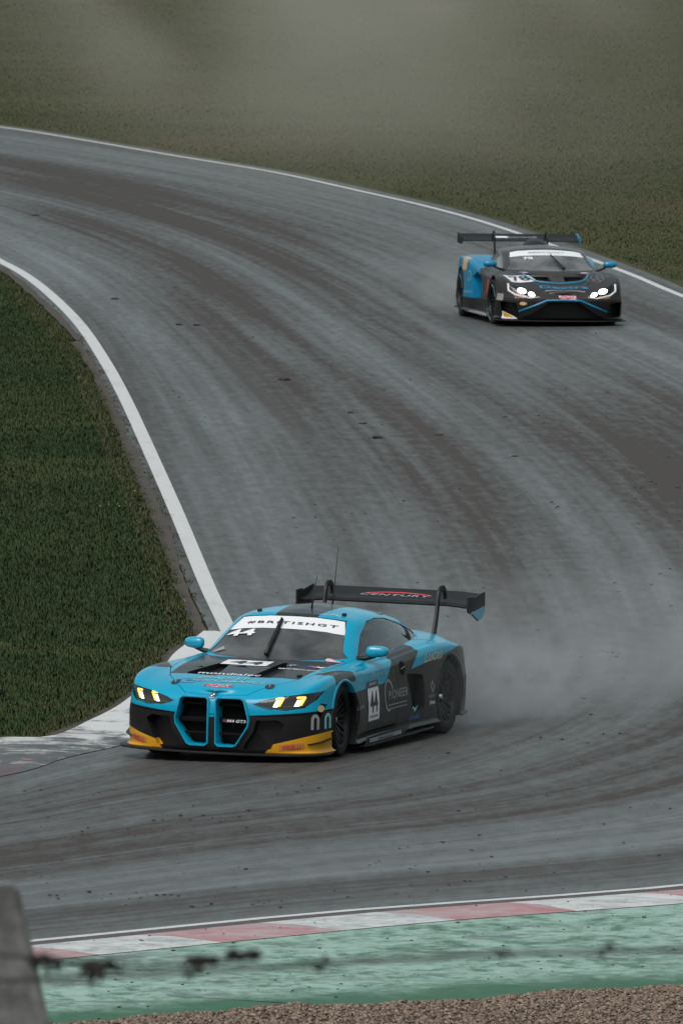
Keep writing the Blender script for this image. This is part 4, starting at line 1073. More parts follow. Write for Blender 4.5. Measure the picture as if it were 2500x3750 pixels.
    T('sponsor_lettering', 'Havelle', (-2.0, .97, .225), su, sv, .05, M['blue_film'], root, 1.2, .01, .2, 1, .004, [BV])
    V, F = poly_geo([(-.07, .02), (-.02, .035), (.0, .01), (.03, .02), (.08, .045), (.03, -.005), (0, -.02), (-.03, .01)]); lay('sponsor_emblem', V, F, (-2.0, .97, .29), su, sv, [BV], M['teal_film'], root, RL, .004)
    T('sponsor_lettering', 'Lucas', (-2.50, .9, .755), su, (0, -.3, 1), .10, M['tan_film'], root, 1.4, -.002, .4, 1, .004, [BV])
    kb = BVHTree.FromPolygons([Vector((x, .982, z)) for x, z in ((-.3, .05), (-2.2, .05), (-2.2, .4), (-.3, .4))], [(0, 1, 2, 3)])
    V, F = poly_geo([(-.45, -.018), (.45, -.018), (.45, .018), (-.45, .018)]); lay('skirt_strip', V, F, (-1.05, .98, .135), su, sv, [kb], M['grey_film'], root, RL, .001, 2)
    T('skirt_lettering', 'millersoils.co.uk', (-1.05, .98, .135), su, sv, .028, M['black_film'], root, 1.7, .01, 0, 1, .003, [kb])
    # fuel cap and door handle
    V, F = disc_geo(.065, 28); lay('fuel_cap', V, F, (-1.735, .95, .695), su, sv, [BV], M['recess'], root, RL, .004)
    V, F = poly_geo([(-.055, -.006), (.055, .012), (.055, .022), (-.055, .004)]); lay('fuel_cap_bar', V, F, (-1.735, .95, .69), su, sv, [BV], M['grey_film'], root, RL, .010)
    # flared arch lips
    for xw, rr, yy in ((0, .385, .952), (-2.917, .382, .980)):
        for sg in (1, -1):
            V, F = [], []
            for i in range(29):
                a = R(-8+196*i/28) if xw else R(-6+190*i/28)
                for rad_, dy in ((rr+.030, -.02), (rr+.022, .006), (rr-.004, .012), (rr-.008, -.03)):
                    p = Vector((xw+rad_*math.cos(a), 0, .345+rad_*math.sin(a)))
                    h = BV.ray_cast(Vector((p.x, 1.5*sg, min(p.z, .80))), Vector((0, -sg, 0)))
                    ys = (abs(h[0].y) if h[0] and abs(h[0].y) > .80 else yy); V.append((p.x, sg*(ys+dy), p.z))
                if i: F += [(4*i-4+j, 4*i-4+j+1, 4*i+j+1, 4*i+j) for j in range(3)]
            me = pydata('arch_lip', V, F, True)
            mesh_obj('arch_lip', me, M['black'] if xw else M['coupe'], root, RL)
    # interior: dash, seat, cage, steering wheel
    mesh_obj('dashboard', box_mesh('dashboard', (-1.0, 0, .80), (.26, 1.30, .10), None, .03), M['recess'], root, RL)
    st = bmesh.new(); box_bm(st, (-1.92, .36, .36), (.50, .46, .12), None, .04); box_bm(st, (-2.16, .36, .72), (.12, .46, .72), Matrix.Rotation(R(-14), 3, 'Y'), .04)
    for dy in (-.21, .21): box_bm(st, (-2.12, .36+dy, .93), (.26, .05, .24), None, .02)
    mesh_obj('seat', bm_mesh(st, 'seat', 40), M['seat'], root, RL)
    sw_ = []
    for i in range(25): a = 2*math.pi*i/24; sw_.append((-1.42-.05*math.sin(a), .36+.15*math.cos(a), .76+.11*math.sin(a)))
    mesh_obj('steering_wheel', tube_mesh('stw', sw_, .016, 8, False), M['black'], root, RL)
    bm = bmesh.new()
    for pts in ([(-.98, .64, .80), (-1.42, .53, 1.12), (-2.2, .52, 1.14), (-2.3, .62, .80), (-2.3, .62, .3)], [(-.98, -.64, .80), (-1.42, -.53, 1.12), (-2.2, -.52, 1.14), (-2.3, -.62, .80), (-2.3, -.62, .3)],
                [(-2.2, .52, 1.13), (-2.2, -.52, 1.13)], [(-1.42, .53, 1.11), (-1.42, -.53, 1.11)], [(-2.2, .5, 1.12), (-2.32, -.6, .5)], [(-2.25, .52, 1.08), (-3.05, .5, .85)], [(-2.25, -.52, 1.08), (-3.05, -.5, .85)], [(-1.2, .62, .80), (-2.3, .63, .95)]):
        bm.from_mesh(tube_mesh('c', pts, .019, 8))
    mesh_obj('roll_cage', bm_mesh(bm, 'roll_cage', 60), M['cage'], root, RL)
    # wheels stand on the road
    for sg in (1, -1):
        make_wheel('wheel', root, 0, sg*(.93-.15), .335, .30, sg, R(6))
        make_wheel('wheel', root, -2.917, sg*(.962-.155), .342, .31, sg)
    m = Matrix.Translation(root.location) @ Matrix.Rotation(R(-108.92), 4, 'Z') @ Matrix.Translation((-1.98, .36, .30)) 
    driver('person', m, 'driver in dark suit and white helmet seated inside the turquoise coupe', M['helmet'])
    return root
coupe()

# ------------------------------------------------------------------ dark grey mid-engined wedge
CB_ = (.002, .17, .32)
def livery_wedge(x, y, z):
    a = y.abs()
    blk = (z < (x*-.02+.40))*(x > .30)
    blu = ((x < (z-.55)*-.55-1.42)*(a > .52)*(x > -3.2)*(z > .30))
    sill = (z < .30)*(x < -.1)
    c = mixc(blu, (.030, .0265, .025, 1), CB_+(1,)); c = mixc((blk+sill).min(1.0), c, (.008, .008, .0085, 1))
    return c, 1.0*blu*-.12+.40
M['wedge'] = mat_livery('dark_grey_livery', livery_wedge, coat=.1, grime=.4)
M['wedge_roof'] = mat_livery('dark_grey_roof_paint', lambda x, y, z: (mixc(.0, (.036, .033, .0315, 1), (0, 0, 0, 1)), x*0.0+.32), coat=.2, grime=0)
M['blue'] = simple('blue_paint', CB_, .3, coat=.3)
M['glass2'] = mat_glass('grey_glass', .45, .03, 1.0, .20)  # stronger pale layer, standing in for grey sky reflection

def wedge():
    root = bpy.data.objects.new('race_car', None); link(root)
    YAW = R(-81.36)
    root.location = (3.136, 210.181, 0); root.rotation_euler = (0, 0, YAW)
    tag(root, 'dark grey and blue wedge racing car number 78 with blazing white headlights', 'race car', 'race cars on the wet bend')
    RL = (R(-.94), 0, -.001)
    ST = [(.92, 0, .460, .85, 0, .492, .80), (.915, .22, .465, .78, .18, .515, .70), (.89, .45, .485, .66, .36, .56, .52), (.83, .65, .53, .50, .52, .615, .30), (.74, .80, .60, .34, .63, .68, .12),
          (.60, .90, .665, .20, .68, .72, 0), (.40, .945, .715, .05, .70, .75, -.10), (.10, .95, .740, -.12, .70, .765, -.2), (-.20, .945, .735, -.3, .70, .77, -.35), (-.45, .915, .70, -.5, .70, .765, -.5),
          (-.8, .885, .69, -.8, .70, .77, -.8), (-1.2, .885, .71, -1.2, .70, .78, -1.2), (-1.6, .92, .77, -1.6, .70, .81, -1.6), (-1.95, .975, .83, -1.95, .72, .865, -1.95), (-2.3, 1.0, .87, -2.3, .74, .90, -2.3),
          (-2.645, 1.005, .88, -2.645, .74, .905, -2.645), (-2.95, .99, .865, -2.9, .72, .895, -2.9), (-3.2, .94, .835, -3.1, .66, .875, -3.1), (-3.36, .79, .815, -3.22, .55, .865, -3.22), (-3.44, .5, .82, -3.3, .35, .865, -3.3), (-3.46, 0, .83, -3.32, 0, .865, -3.32)]
    ZC = [(.85, .485), (.8, .50), (.5, .595), (.3, .65), (.1, .70), (-.1, .74), (-.3, .77), (-.8, .80), (-1.6, .83), (-2.3, .87), (-2.9, .88), (-3.3, .865)]
    shell = build_body(ST, ZC, .10, (.24, .36, .43), 'body')
    GS = [((.06, 0, .74), (-.93, 0, 1.075), -.96), ((.01, .32, .74), (-.94, .26, 1.07), -1.0), ((-.13, .57, .74), (-.97, .47, 1.054), -1.06), ((-.33, .70, .74), (-1.02, .565, 1.035), -1.12), ((-.6, .745, .72), (-1.15, .60, 1.04), -1.22),
          ((-1.0, .755, .72), (-1.35, .60, 1.045), -1.4), ((-1.4, .74, .75), (-1.6, .575, 1.03), -1.6), ((-1.75, .70, .80), (-1.85, .54, 1.00), -1.8), ((-2.1, .63, .83), (-2.1, .50, .965), -2.0), ((-2.4, .52, .85), (-2.3, .42, .93), -2.15), ((-2.6, .30, .86), (-2.42, .25, .92), -2.25), ((-2.66, 0, .86), (-2.45, 0, .92), -2.3)]
    GZ = [(-.96, 1.08), (-1.2, 1.115), (-1.5, 1.122), (-1.8, 1.095), (-2.1, 1.02), (-2.3, .945)]
    cab = build_cabin(GS, GZ, .68, 'cabin')
    smB, smC = Smooth(shell), Smooth(cab); BV, CV = smB.b, smC.b
    shell.materials.append(M['wedge']); shell.materials.append(M['recess'])
    cuts = []
    hl = [(.36, .445), (.47, .485), (.62, .545), (.77, .625), (.80, .615), (.79, .52), (.70, .465), (.50, .425)]
    hx = lambda p: float(np.interp(abs(p[0]), [0, .22, .45, .65, .80, .90, .95], [.92, .915, .89, .83, .74, .60, .40]))
    mouth = [(-.62, .13), (-.50, .17), (-.22, .365), (.22, .365), (.50, .17), (.62, .13)]
    for sg in (1, -1):
        cuts += [drum(0, .58 if sg > 0 else -1.3, 1.3 if sg > 0 else -.58, .34, .375, 1), drum(-2.645, .56 if sg > 0 else -1.3, 1.3 if sg > 0 else -.56, .35, .385, 1)]
        P = hl if sg > 0 else mirror_poly(hl); cuts.append(prism(P, 'x', lambda p: hx(p)-.30, 1.3, 1))
        vt = [(.36, .10*sg), (.02, .12*sg), (.02, .40*sg), (.10, .46*sg), (.33, .40*sg)]; cuts.append(prism(vt, 'z', .60, 1.1, 1))
        si = [(-1.25, .28), (-1.75, .30), (-1.80, .62), (-1.62, .70), (-1.30, .60)]; cuts.append(prism(si, 'y', .80 if sg > 0 else -1.3, 1.3 if sg > 0 else -.80, 1))
        cor = [(.66*sg, .14), (.88*sg, .15), (.90*sg, .36), (.70*sg, .34)]; cuts.append(prism(cor, 'x', lambda p: hx(p)-.12, 1.3, 1))
    cuts.append(prism(mouth, 'x', .70, 1.3, 1))
    cuts.append(prism([(-.55, -.60), (-.55, .60), (-1.1, .66), (-1.75, .60), (-1.75, -.60), (-1.1, -.66)], 'z', .18, 1.3, 1))
    body = shell
    for c in cuts: body = boolean(body, c, 'DIFFERENCE')
    def panel(body, nm, poly, axis, lo, hi):
        p = boolean(body, prism(offset_poly(poly, -.004), axis, lo, hi, 1), 'INTERSECT'); b = boolean(body, prism(offset_poly(poly, .004), axis, lo, hi, 1), 'DIFFERENCE')
        apply_normals(p, smB); return b, mesh_obj(nm, p, [M['wedge'], M['recess']], root, RL)
    hood = [(.83, -.20), (.85, 0), (.83, .20), (.60, .36), (.38, .50), (.05, .60), (-.06, .60), (-.06, -.60), (.05, -.60), (.38, -.50), (.60, -.36)]
    body, bonnet = panel(body, 'bonnet', hood, 'z', .40, 1.3)
    body, bumper = panel(body, 'front_bumper', [(.40, .02), (1.3, .02), (1.3, .395), (.40, .405)], 'y', -1.4, 1.4)
    door = [(-.50, .30), (-1.20, .30), (-1.42, .62), (-1.40, .79), (-.60, .79), (-.48, .60)]
    body, d1 = panel(body, 'door', door, 'y', .68, 1.4); body, d2 = panel(body, 'door', door, 'y', -1.4, -.68)
    apply_normals(body, smB); bo = mesh_obj('body', body, [M['wedge'], M['recess']], root, RL)
    cab.materials.append(M['wedge_roof']); cab.materials.append(M['black'])
    sw = [(-.52, .80), (-.80, .93), (-1.08, 1.015), (-1.35, 1.022), (-1.62, .965), (-1.72, .90), (-1.55, .84), (-1.20, .805)]
    ws = [(-.665, .795), (-.60, .86), (-.53, 1.025), (-.42, 1.045), (-.22, 1.06), (0, 1.065), (.22, 1.06), (.42, 1.045), (.53, 1.025), (.60, .86), (.665, .795), (.5, .785), (0, .78), (-.5, .785)]
    rf = boolean(cab, fill_mat(cavity(GS, GZ, .45), 1), 'DIFFERENCE')
    for c in (prism(sw, 'y', .45, 1.0, 1), prism(sw, 'y', -1.0, -.45, 1), prism(ws, 'x', -1.10, .6, 1)): rf = boolean(rf, c, 'DIFFERENCE')
    apply_normals(rf, smC); roof = mesh_obj('roof', rf, [M['wedge_roof'], M['black']], root, RL)
    for s0, s1 in ((.45, 1.0), (-1.0, -.45)): mesh_obj('side_window', skin_piece(cab, offset_poly(sw, .004), 'y', s0, s1, smC, -.006), M['glass2'], root, RL)
    scr = mesh_obj('windscreen', skin_piece(cab, offset_poly(ws, .004), 'x', -1.10, .6, smC, -.006), M['glass2'], root, RL)
    ban = [(-.56, .955), (-.525, 1.022), (-.42, 1.042), (-.22, 1.057), (0, 1.062), (.22, 1.057), (.42, 1.042), (.525, 1.022), (.56, .955), (.42, .975), (.22, .988), (0, .992), (-.22, .988), (-.42, .975)]
    mesh_obj('windscreen_banner', skin_piece(cab, ban, 'x', -1.10, .6, smC, -.002), M['white_film'], scr)
    def T(nm, s, o, u, v, h, mat, parent, wide=1.0, bold=.0, shear=0.0, sp=1.0, off=.006, bv=None):
        V, F = text_geo(s, h, wide, bold, shear, sp); return lay(nm, V, F, o, u, v, bv or [BV, CV], mat, parent, None if parent is not root else RL, off)
    fx = (0, 1, 0)
    T('banner_lettering', '#BRITISHGT', (-.7, 0, 1.022), fx, (-.7, 0, 1), .040, M['black_film'], scr, 1.7, .01, 0, 1.2, .010, [CV])
    T('number_sticker', '78', (-.6, -.31, .945), fx, (-.7, 0, 1), .085, M['white_film'], scr, 1.35, .03, 0, 1, .004, [CV])
    wpt = []
    for yy, z in ((.16, .80), (.09, .90), (.04, .985)):
        h = CV.ray_cast(Vector((1.5, yy, z)), Vector((-1, 0, 0))); wpt.append((h[0] if h[0] else Vector((0, yy, z)))+Vector((.015, 0, .02)))
    mesh_obj('wiper', tube_mesh('wiper', wpt, [.022, .014, .009], 8), M['black'], root, RL)
    # headlamps
    for sg in (1, -1):
        P = hl if sg > 0 else mirror_poly(hl)
        ho = mesh_obj('headlight', skin_piece(shell, offset_poly(P, -.003), 'x', .2, 1.3, smB, -.003), M['lens'], root, RL)
        for yy, zz, r_ in ((.465, .470, .040), (.605, .518, .050)):
            bm = bmesh.new(); bmesh.ops.create_uvsphere(bm, u_segments=16, v_segments=8, radius=1)
            for v in bm.verts: v.co = Vector((v.co.x*.02, v.co.y*r_*1.35, v.co.z*r_*.8+.25*sg*v.co.y*r_))+Vector((hx((yy, 0))-.10, sg*yy, zz))
            mesh_obj('lamp', bm_mesh(bm, 'lamp', 60), M['lampbright'], ho)
        edge = [(.80, .62), (.80, .52), (.71, .458), (.50, .415), (.36, .435)]
        pts = []
        for a, z in edge:
            h = BV.ray_cast(Vector((2, a*sg, z)), Vector((-1, 0, 0))); pts.append((h[0] if h[0] else Vector((.5, a*sg, z)))+Vector((.006, 0, .002)))
        mesh_obj('lamp_trim', tube_mesh('lt', pts, [.016, .016, .016, .012, .006], 6), M['white_film'], ho)
    # blue accent lines: nose lip and bonnet chevron
    def strip(nm, pts, w_, mat, ax, parent=root):
        q = []
        for p in pts:
            p = Vector(p); d = Vector((-1, 0, 0)) if ax == 'x' else Vector((0, 0, -1)); h = BV.ray_cast(p-d*2, d); q.append((h[0] if h[0] else p)-d*.006)
        mesh_obj(nm, tube_mesh(nm, q, w_, 6), mat, parent, RL if parent is root else None)
    strip('nose_trim', [(.85, -.66, .215), (.88, -.45, .30), (.9, -.25, .385), (.9, 0, .392), (.9, .25, .385), (.88, .45, .30), (.85, .66, .215)], .016, M['blue'], 'x')
    strip('bonnet_trim', [(.02, -.50, .7), (.22, -.46, .6), (.38, -.37, .6), (.43, -.28, .6), (.45, -.14, .6), (.455, 0, .6), (.45, .14, .6), (.43, .28, .6), (.38, .37, .6), (.22, .46, .6), (.02, .50, .7)], .016, M['blue'], 'z')
    hu, hv = (0, 1, 0), (-1, 0, .35)
    T('sponsor_lettering', 'Dextra', (.63, .04, .58), hu, hv, .115, M['blue'], root, 1.6, .03, 0, 1.05, .006, [BV])
    V, F = poly_geo([(-.30, -.010), (.30, -.010), (.30, .010), (-.30, .010)]); lay('sponsor_rule', V, F, (.76, .04, .54), hu, hv, [BV], M['grey_film'], root, RL, .005)
    V, F = poly_geo([(-.13, -.030), (.13, -.030), (.13, .030), (-.13, .030)]); lay('sponsor_plate', V, F, (.92, .06, .425), fx, (-.1, 0, 1), [BV], M['pink_film'], root, RL, .004)
    T('sponsor_lettering', 'SONAX', (.92, .06, .425), fx, (-.1, 0, 1), .042, M['red_film'], root, 1.1, .03, 0, 1, .008, [BV])
    # slanting number board on the right front wing
    nu, nv = (-.45, 1, -.10), (-1, -.45, .5)
    V, F = poly_geo([(-.22, -.14), (.22, -.14), (.22, .14), (-.22, .14)]); lay('number_board', V, F, (.34, -.58, .68), nu, nv, [BV], M['white_film'], root, RL, .004)
    T('number', '78', (.34, -.58, .68), nu, nv, .19, M['black_film'], root, 1.25, .02, 0, 1, .010, [BV])
    for dx, dy in ((0, 0), (.09, .10), (-.09, .10), (0, .20), (.09, -.10), (.16, .02)):
        V, F = ring_geo(.058, .058, .008, 6); lay('hexagon_sticker', V, F, (.25+dx, .56+dy*.8, .68), hu, hv, [BV], M['grey_film'], root, RL, .005)
    for yy in (-.62, .62):
        T('tyre_lettering', 'DAX', (.84, yy, .43), (-.25 if yy > 0 else .25, 1, 0), (-.1, 0, 1), .040, M['orange_film'], root, 1.7, .03, .2, 1, .005, [BV])
    V, F = disc_geo(.042, 16); lay('sponsor_emblem', [(a*1.3, b*.6) for a, b in V], F, (.85, -.60, .335), (.4, 1, 0), (0, 0, 1), [BV], M['tan_film'], root, RL, .006)
    V, F = poly_geo([(-.11, -.055), (.15, -.055), (.05, .0), (-.11, .055)]); lay('tyre_plate', V, F, (.72, -.80, .165), (.75, 1, 0), (0, 0, 1), [BV], M['white_film'], bumper, None, .005)
    V, F = poly_geo([(-.09, -.045), (.08, -.045), (.04, .0), (-.09, .04)]); lay('tyre_plate', V, F, (.72, -.80, .165), (.75, 1, 0), (0, 0, 1), [BV], M['yellow_film'], bumper, None, .009)
    V, F = poly_geo([(-.10, -.05), (.10, -.05), (.10, .05), (-.10, .05)]); lay('flank_sticker', V, F, (.56, -.93, .42), (1, .3, 0), (0, 0, 1), [BV], M['grey_film'], root, RL, .005)
    V, F = poly_geo([(-.16, -.10), (.16, -.10), (.16, .10), (-.16, .10)]); lay('flank_sticker', V, F, (-2.30, -.9, .80), (1, 0, 0), (0, .5, 1), [BV], M['tan_film'], root, RL, .005)
    V, F = poly_geo([(-.09, -.10), (.09, -.10), (.09, .10), (-.09, .10)]); lay('flank_sticker', V, F, (-.75, -.95, .52), (1, 0, 0), (0, 0, 1), [BV], M['red_film'], root, RL, .005)
    V, F = ring_geo(.08, .08, .02, 20); lay('flank_sticker', V, F, (-1.95, -1.0, .62), (1, 0, 0), (0, 0, 1), [BV], M['teal_film'], root, RL, .005)
    for yy in (-.46, .46):
        V, F = disc_geo(.04, 16); lay('series_sticker', [(a*1.7, b) for a, b in V], F, (-.02, yy, .75), hu, hv, [BV, CV], M['pink_film'], root, RL, .006)
    # splitter, skirts
    mesh_obj('splitter', poly_slab('splitter', [(.38, -.98), (.62, -.985), (.78, -.88), (.92, -.60), (.98, -.3), (.99, 0), (.98, .3), (.92, .60), (.78, .88), (.62, .985), (.38, .98), (.38, 0)], 'z', .075, .092, .004), M['carbon'], root, RL)
    for sg in (1, -1):
        mesh_obj('side_skirt', poly_slab('side_skirt', [(-.42, sg*.86), (-.42, sg*.95), (-2.2, sg*.985), (-2.2, sg*.86)], 'z', .085, .115, .004), M['silver'] if False else M['grey_film'], root, RL)
    mesh_obj('diffuser', poly_slab('diffuser', [(-2.8, -.75), (-3.5, -.85), (-3.5, .85), (-2.8, .75)], 'z', .13, .16, 0), M['carbon'], root, RL)
    # roof scoop
    bm = bmesh.new(); bmesh.ops.create_uvsphere(bm, u_segments=20, v_segments=12, radius=1)
    for v in bm.verts: v.co = Vector((v.co.x*.42-1.78, v.co.y*.20*(1-.3*max(0, -v.co.x)), v.co.z*.14+1.05))
    mesh_obj('roof_scoop', bm_mesh(bm, 'roof_scoop', 60), M['black'], root, RL)
    # rear wing
    chord = [(0, 0), (.03, .018), (.14, .030), (.30, .095), (.36, .13), (.365, .12), (.30, .075), (.14, .0), (.03, -.014)]; n = len(chord); V = []; ys = np.linspace(-.89, .89, 13)
    for yv in ys: V += [(-3.08-a, yv, 1.100+b*.72) for a, b in chord]
    F = [(i*n+k, i*n+(k+1) % n, (i+1)*n+(k+1) % n, (i+1)*n+k) for i in range(12) for k in range(n)]+[tuple(range(n)), tuple(reversed(range(12*n, 13*n)))]
    me = pydata('wing', V, F, True); me.set_sharp_from_angle(angle=R(50)); wg = mesh_obj('rear_wing', me, M['carbon'], root, RL); wb = BVHTree.FromPolygons([Vector(p) for p in V], F)
    for sg in (1, -1):
        e = mesh_obj('endplate', poly_slab('endplate', [(-3.03, 1.065), (-3.03, 1.15), (-3.30, 1.205), (-3.47, 1.205), (-3.47, 1.06), (-3.2, 1.045)], 'y', sg*.895-.008, sg*.895+.008, .002), M['carbon'] if sg < 0 else M['blue'], wg)
        pth = [(-3.05, .82), (-3.06, 1.0), (-3.08, 1.14), (-3.12, 1.215), (-3.18, 1.235), (-3.24, 1.20), (-3.26, 1.14)]
        V2, F2 = [], []
        for k, (x, z) in enumerate(pth):
            for dx, dy in ((.03, .012), (-.03, .012), (-.03, -.012), (.03, -.012)): V2.append((x+dx*(1 if k < 3 else .7), sg*.40+dy, z+(dx*.6 if 2 < k < 6 else 0)))
            if k: F2 += [(4*k-4+j, 4*k-4+(j+1) % 4, 4*k+(j+1) % 4, 4*k+j) for j in range(4)]
        F2 += [(0, 1, 2, 3), tuple(4*(len(pth)-1)+j for j in (3, 2, 1, 0))]
        mesh_obj('wing_support', pydata('ws', V2, F2), M['black'], wg)
    V, F = poly_geo([(-.12, -.04), (.12, -.04), (.12, .04), (-.12, .04)]); lay('wing_sticker', V, F, (-3.30, -.27, 1.17), (0, 1, 0), (-1, 0, .35), [wb], M['white_film'], wg, None, .005)
    T('wing_lettering', 'barwell', (-3.30, .05, 1.17), (0, 1, 0), (-1, 0, .35), .07, M['grey_film'], wg, 1.6, .02, 0, 1, .005, [wb])
    # mirrors on stalks
    for sg in (1, -1):
        bm = bmesh.new(); bmesh.ops.create_uvsphere(bm, u_segments=18, v_segments=10, radius=1)
        for v in bm.verts:
            p = v.co; v.co = Vector((p.x*.06, sg*(math.copysign(abs(p.y)**.7, p.y)*.105+.90), math.copysign(abs(p.z)**.8, p.z)*.05+.87))+Vector((-.40, 0, 0))
        for f in bm.faces: f.material_index = 0 if f.calc_center_median().z > .848 else 1
        mo = mesh_obj('mirror', bm_mesh(bm, 'mirror', 50), [M['blue'], M['black']], root, RL)
        mesh_obj('mirror_arm', tube_mesh('ma', [(-.36, sg*.68, .77), (-.39, sg*.78, .80), (-.40, sg*.86, .845)], .018, 8), M['black'], mo)
    mesh_obj('dashboard', box_mesh('dashboard', (-.55, 0, .74), (.30, 1.25, .10), None, .03), M['recess'], root, RL)
    st = bmesh.new(); box_bm(st, (-1.35, .34, .30), (.45, .44, .12), None, .04); box_bm(st, (-1.55, .34, .60), (.12, .44, .62), Matrix.Rotation(R(-18), 3, 'Y'), .04)
    mesh_obj('seat', bm_mesh(st, 'seat', 40), M['seat'], root, RL)
    bm = bmesh.new()
    for pts in ([(-.55, .60, .76), (-1.05, .55, 1.0), (-1.6, .54, 1.01), (-1.68, .56, .6)], [(-.55, -.60, .76), (-1.05, -.55, 1.0), (-1.6, -.54, 1.01), (-1.68, -.56, .6)], [(-1.6, .54, 1.0), (-1.6, -.54, 1.0)], [(-1.6, .5, 1.0), (-1.66, -.55, .6)]): bm.from_mesh(tube_mesh('c', pts, .02, 8))
    mesh_obj('roll_cage', bm_mesh(bm, 'roll_cage', 60), M['cage'], root, RL)
    for sg in (1, -1):
        make_wheel('wheel', root, 0, sg*(.935-.15), .330, .30, sg, R(4), marks=M['teal_film'])
        make_wheel('wheel', root, -2.645, sg*(.985-.155), .345, .31, sg, marks=M['teal_film'])
    m = Matrix.Translation(root.location) @ Matrix.Rotation(YAW, 4, 'Z') @ Matrix.Translation((-1.36, .34, .26))
    driver('person', m, 'driver in dark suit and black helmet seated inside the dark grey wedge car', M['visor'])
wedge()

# ------------------------------------------------------------------ apex kerb, debris, fence, spray
HF = 52000.0
def mat_apex():
    m, t, b = new_mat('worn_apex_paint')
    o = coords('Object', (1.0, .30, 1), (0, 0, R(-12)))
    n1 = noise(o, 3.0, 6, .75, .6); n2 = noise(o, 12, 4, .7)
    tc = N('ShaderNodeTexCoord'); s = N('ShaderNodeSeparateXYZ'); L(tc.outputs['Object'], s.inputs[0]); x, y = X(s.outputs[0]), X(s.outputs[1])
    # paint is best kept on the outer (grass) side and worn to bare tarmac towards the road and to the left
    st = noise(coords('Object', (.55, .9, 1)), 3.4, 6, .72, .5)
    keep = ((y-((x+1.9)*2.2+131.2))*.16+(x+2.25)*.30+(n1-.5)*1.4+(st-.5)*2.8+(n2-.5)*.3).sstep(-.35, .25)
    red = ((n1*.5+noise(o, 1.1, 3, .6)*.5).sstep(.50, .58))*(1.0-(x).sstep(-2.7, -2.2))
    c = mixc(keep, mixc(n2.sstep(.3, .7), (.034, .034, .034), (.080, .084, .082)), (.50, .51, .50))
    L(mixc(red*.55, c, (.10, .028, .03)), b.inputs['Base Color']); L(.35+n2*.25, b.inputs['Roughness']); b.inputs['IOR'].default_value = 1.33
    bump(n2, .3, .006, b); return m
kin = np.array([(-1.12, 111.0), (-1.02, 108.0), (-1.07, 104.5), (-1.42, 101.6), (-1.96, 99.89), (-2.48, 98.66), (-3.05, 96.98), (-5.0, 94.0)])*[1, YS]
kout = np.array([(-1.44, 110.9), (-1.66, 108.9), (-1.78, 107.0), (-2.08, 103.75), (-2.38, 101.9), (-2.68, 100.5), (-3.3, 100.3), (-5.4, 98.0)])*[1, YS]
A, _ = resample(kin, 60); B_, _ = resample(kout, 60)
V = []; prof = [(0, .006), (.12, .020), (.5, .040), (.88, .045), (1.0, .012)]
for t, z in prof: V += [tuple(A[i]*(1-t)+B_[i]*t)+(z,) for i in range(60)]
F = [(k*60+i, k*60+i+1, (k+1)*60+i+1, (k+1)*60+i) for k in range(len(prof)-1) for i in range(59)]
me = pydata('apex_kerb', V, F, True)
if me.polygons[0].normal.z < 0: me.flip_normals()
mesh_obj('apex_kerb', me, mat_apex())['kind'] = 'structure'
# bare soil along the verge edge
GEs, _ = resample(GE[1:], 120); nG = normals2(GEs); sg_ = np.sign(((GEs-np.array([0, 140]))*nG).sum(1))[:, None]
def soil(name, C, n_, w0, w1, z):
    jit = .06*(vnoise(C[:, 1], C[:, 0], .5, 31)-.5)
    sheet(name, [C-n_*(w0+jit)[:, None], C+n_*(w1+jit)[:, None]], z, M['soil'])
M['soil'] = simple('damp_soil', (.040, .030, .022), .85, var=.5)
soil('soil_edge', GEs, nG*sg_, np.full(120, .02), np.full(120, .10), .009)

# mud, rubber and turf thrown on to the road
n = 1000; px = rng.random(n)*2500; py = 1100+rng.random(n)**.8*2250
def ground_at(px, py):
    ang = .061269+np.arctan((py-1875)/HF); D = CAM_H/np.tan(ang); return np.c_[(px-1250)/HF*D*1.001, D]
def on_track(P):
    ix = np.interp(P[:, 1], INL[5:17][::-1][:, 1], INL[5:17][::-1][:, 0]); d = np.min(np.linalg.norm(P[:, None]-outc[None, ::2], axis=2), axis=1)
    return ((P[:, 0] > ix+.3) | (P[:, 1] < 128)) & (d > .4)
clump = rng.integers(0, 60, n); cxy = np.c_[rng.random(60)*2600-50, 1050+2280*rng.random(60)**.8]
loose = rng.random(n) < .45
px = np.where(loose, px, cxy[clump, 0]+rng.normal(0, 110, n)); py = np.where(loose, py, cxy[clump, 1]+rng.normal(0, 14, n))
P = ground_at(px, py); P = P[on_track(P)]; n = len(P)
tag(scatter_mesh('track_debris', np.c_[P, np.full(n, .008)], (.006+.020*rng.random(n)**3), rng.random(n)*.5, M['mud'], flat=.25), 'specks of mud and rubber strewn across the wet track', 'debris', kind='stuff')
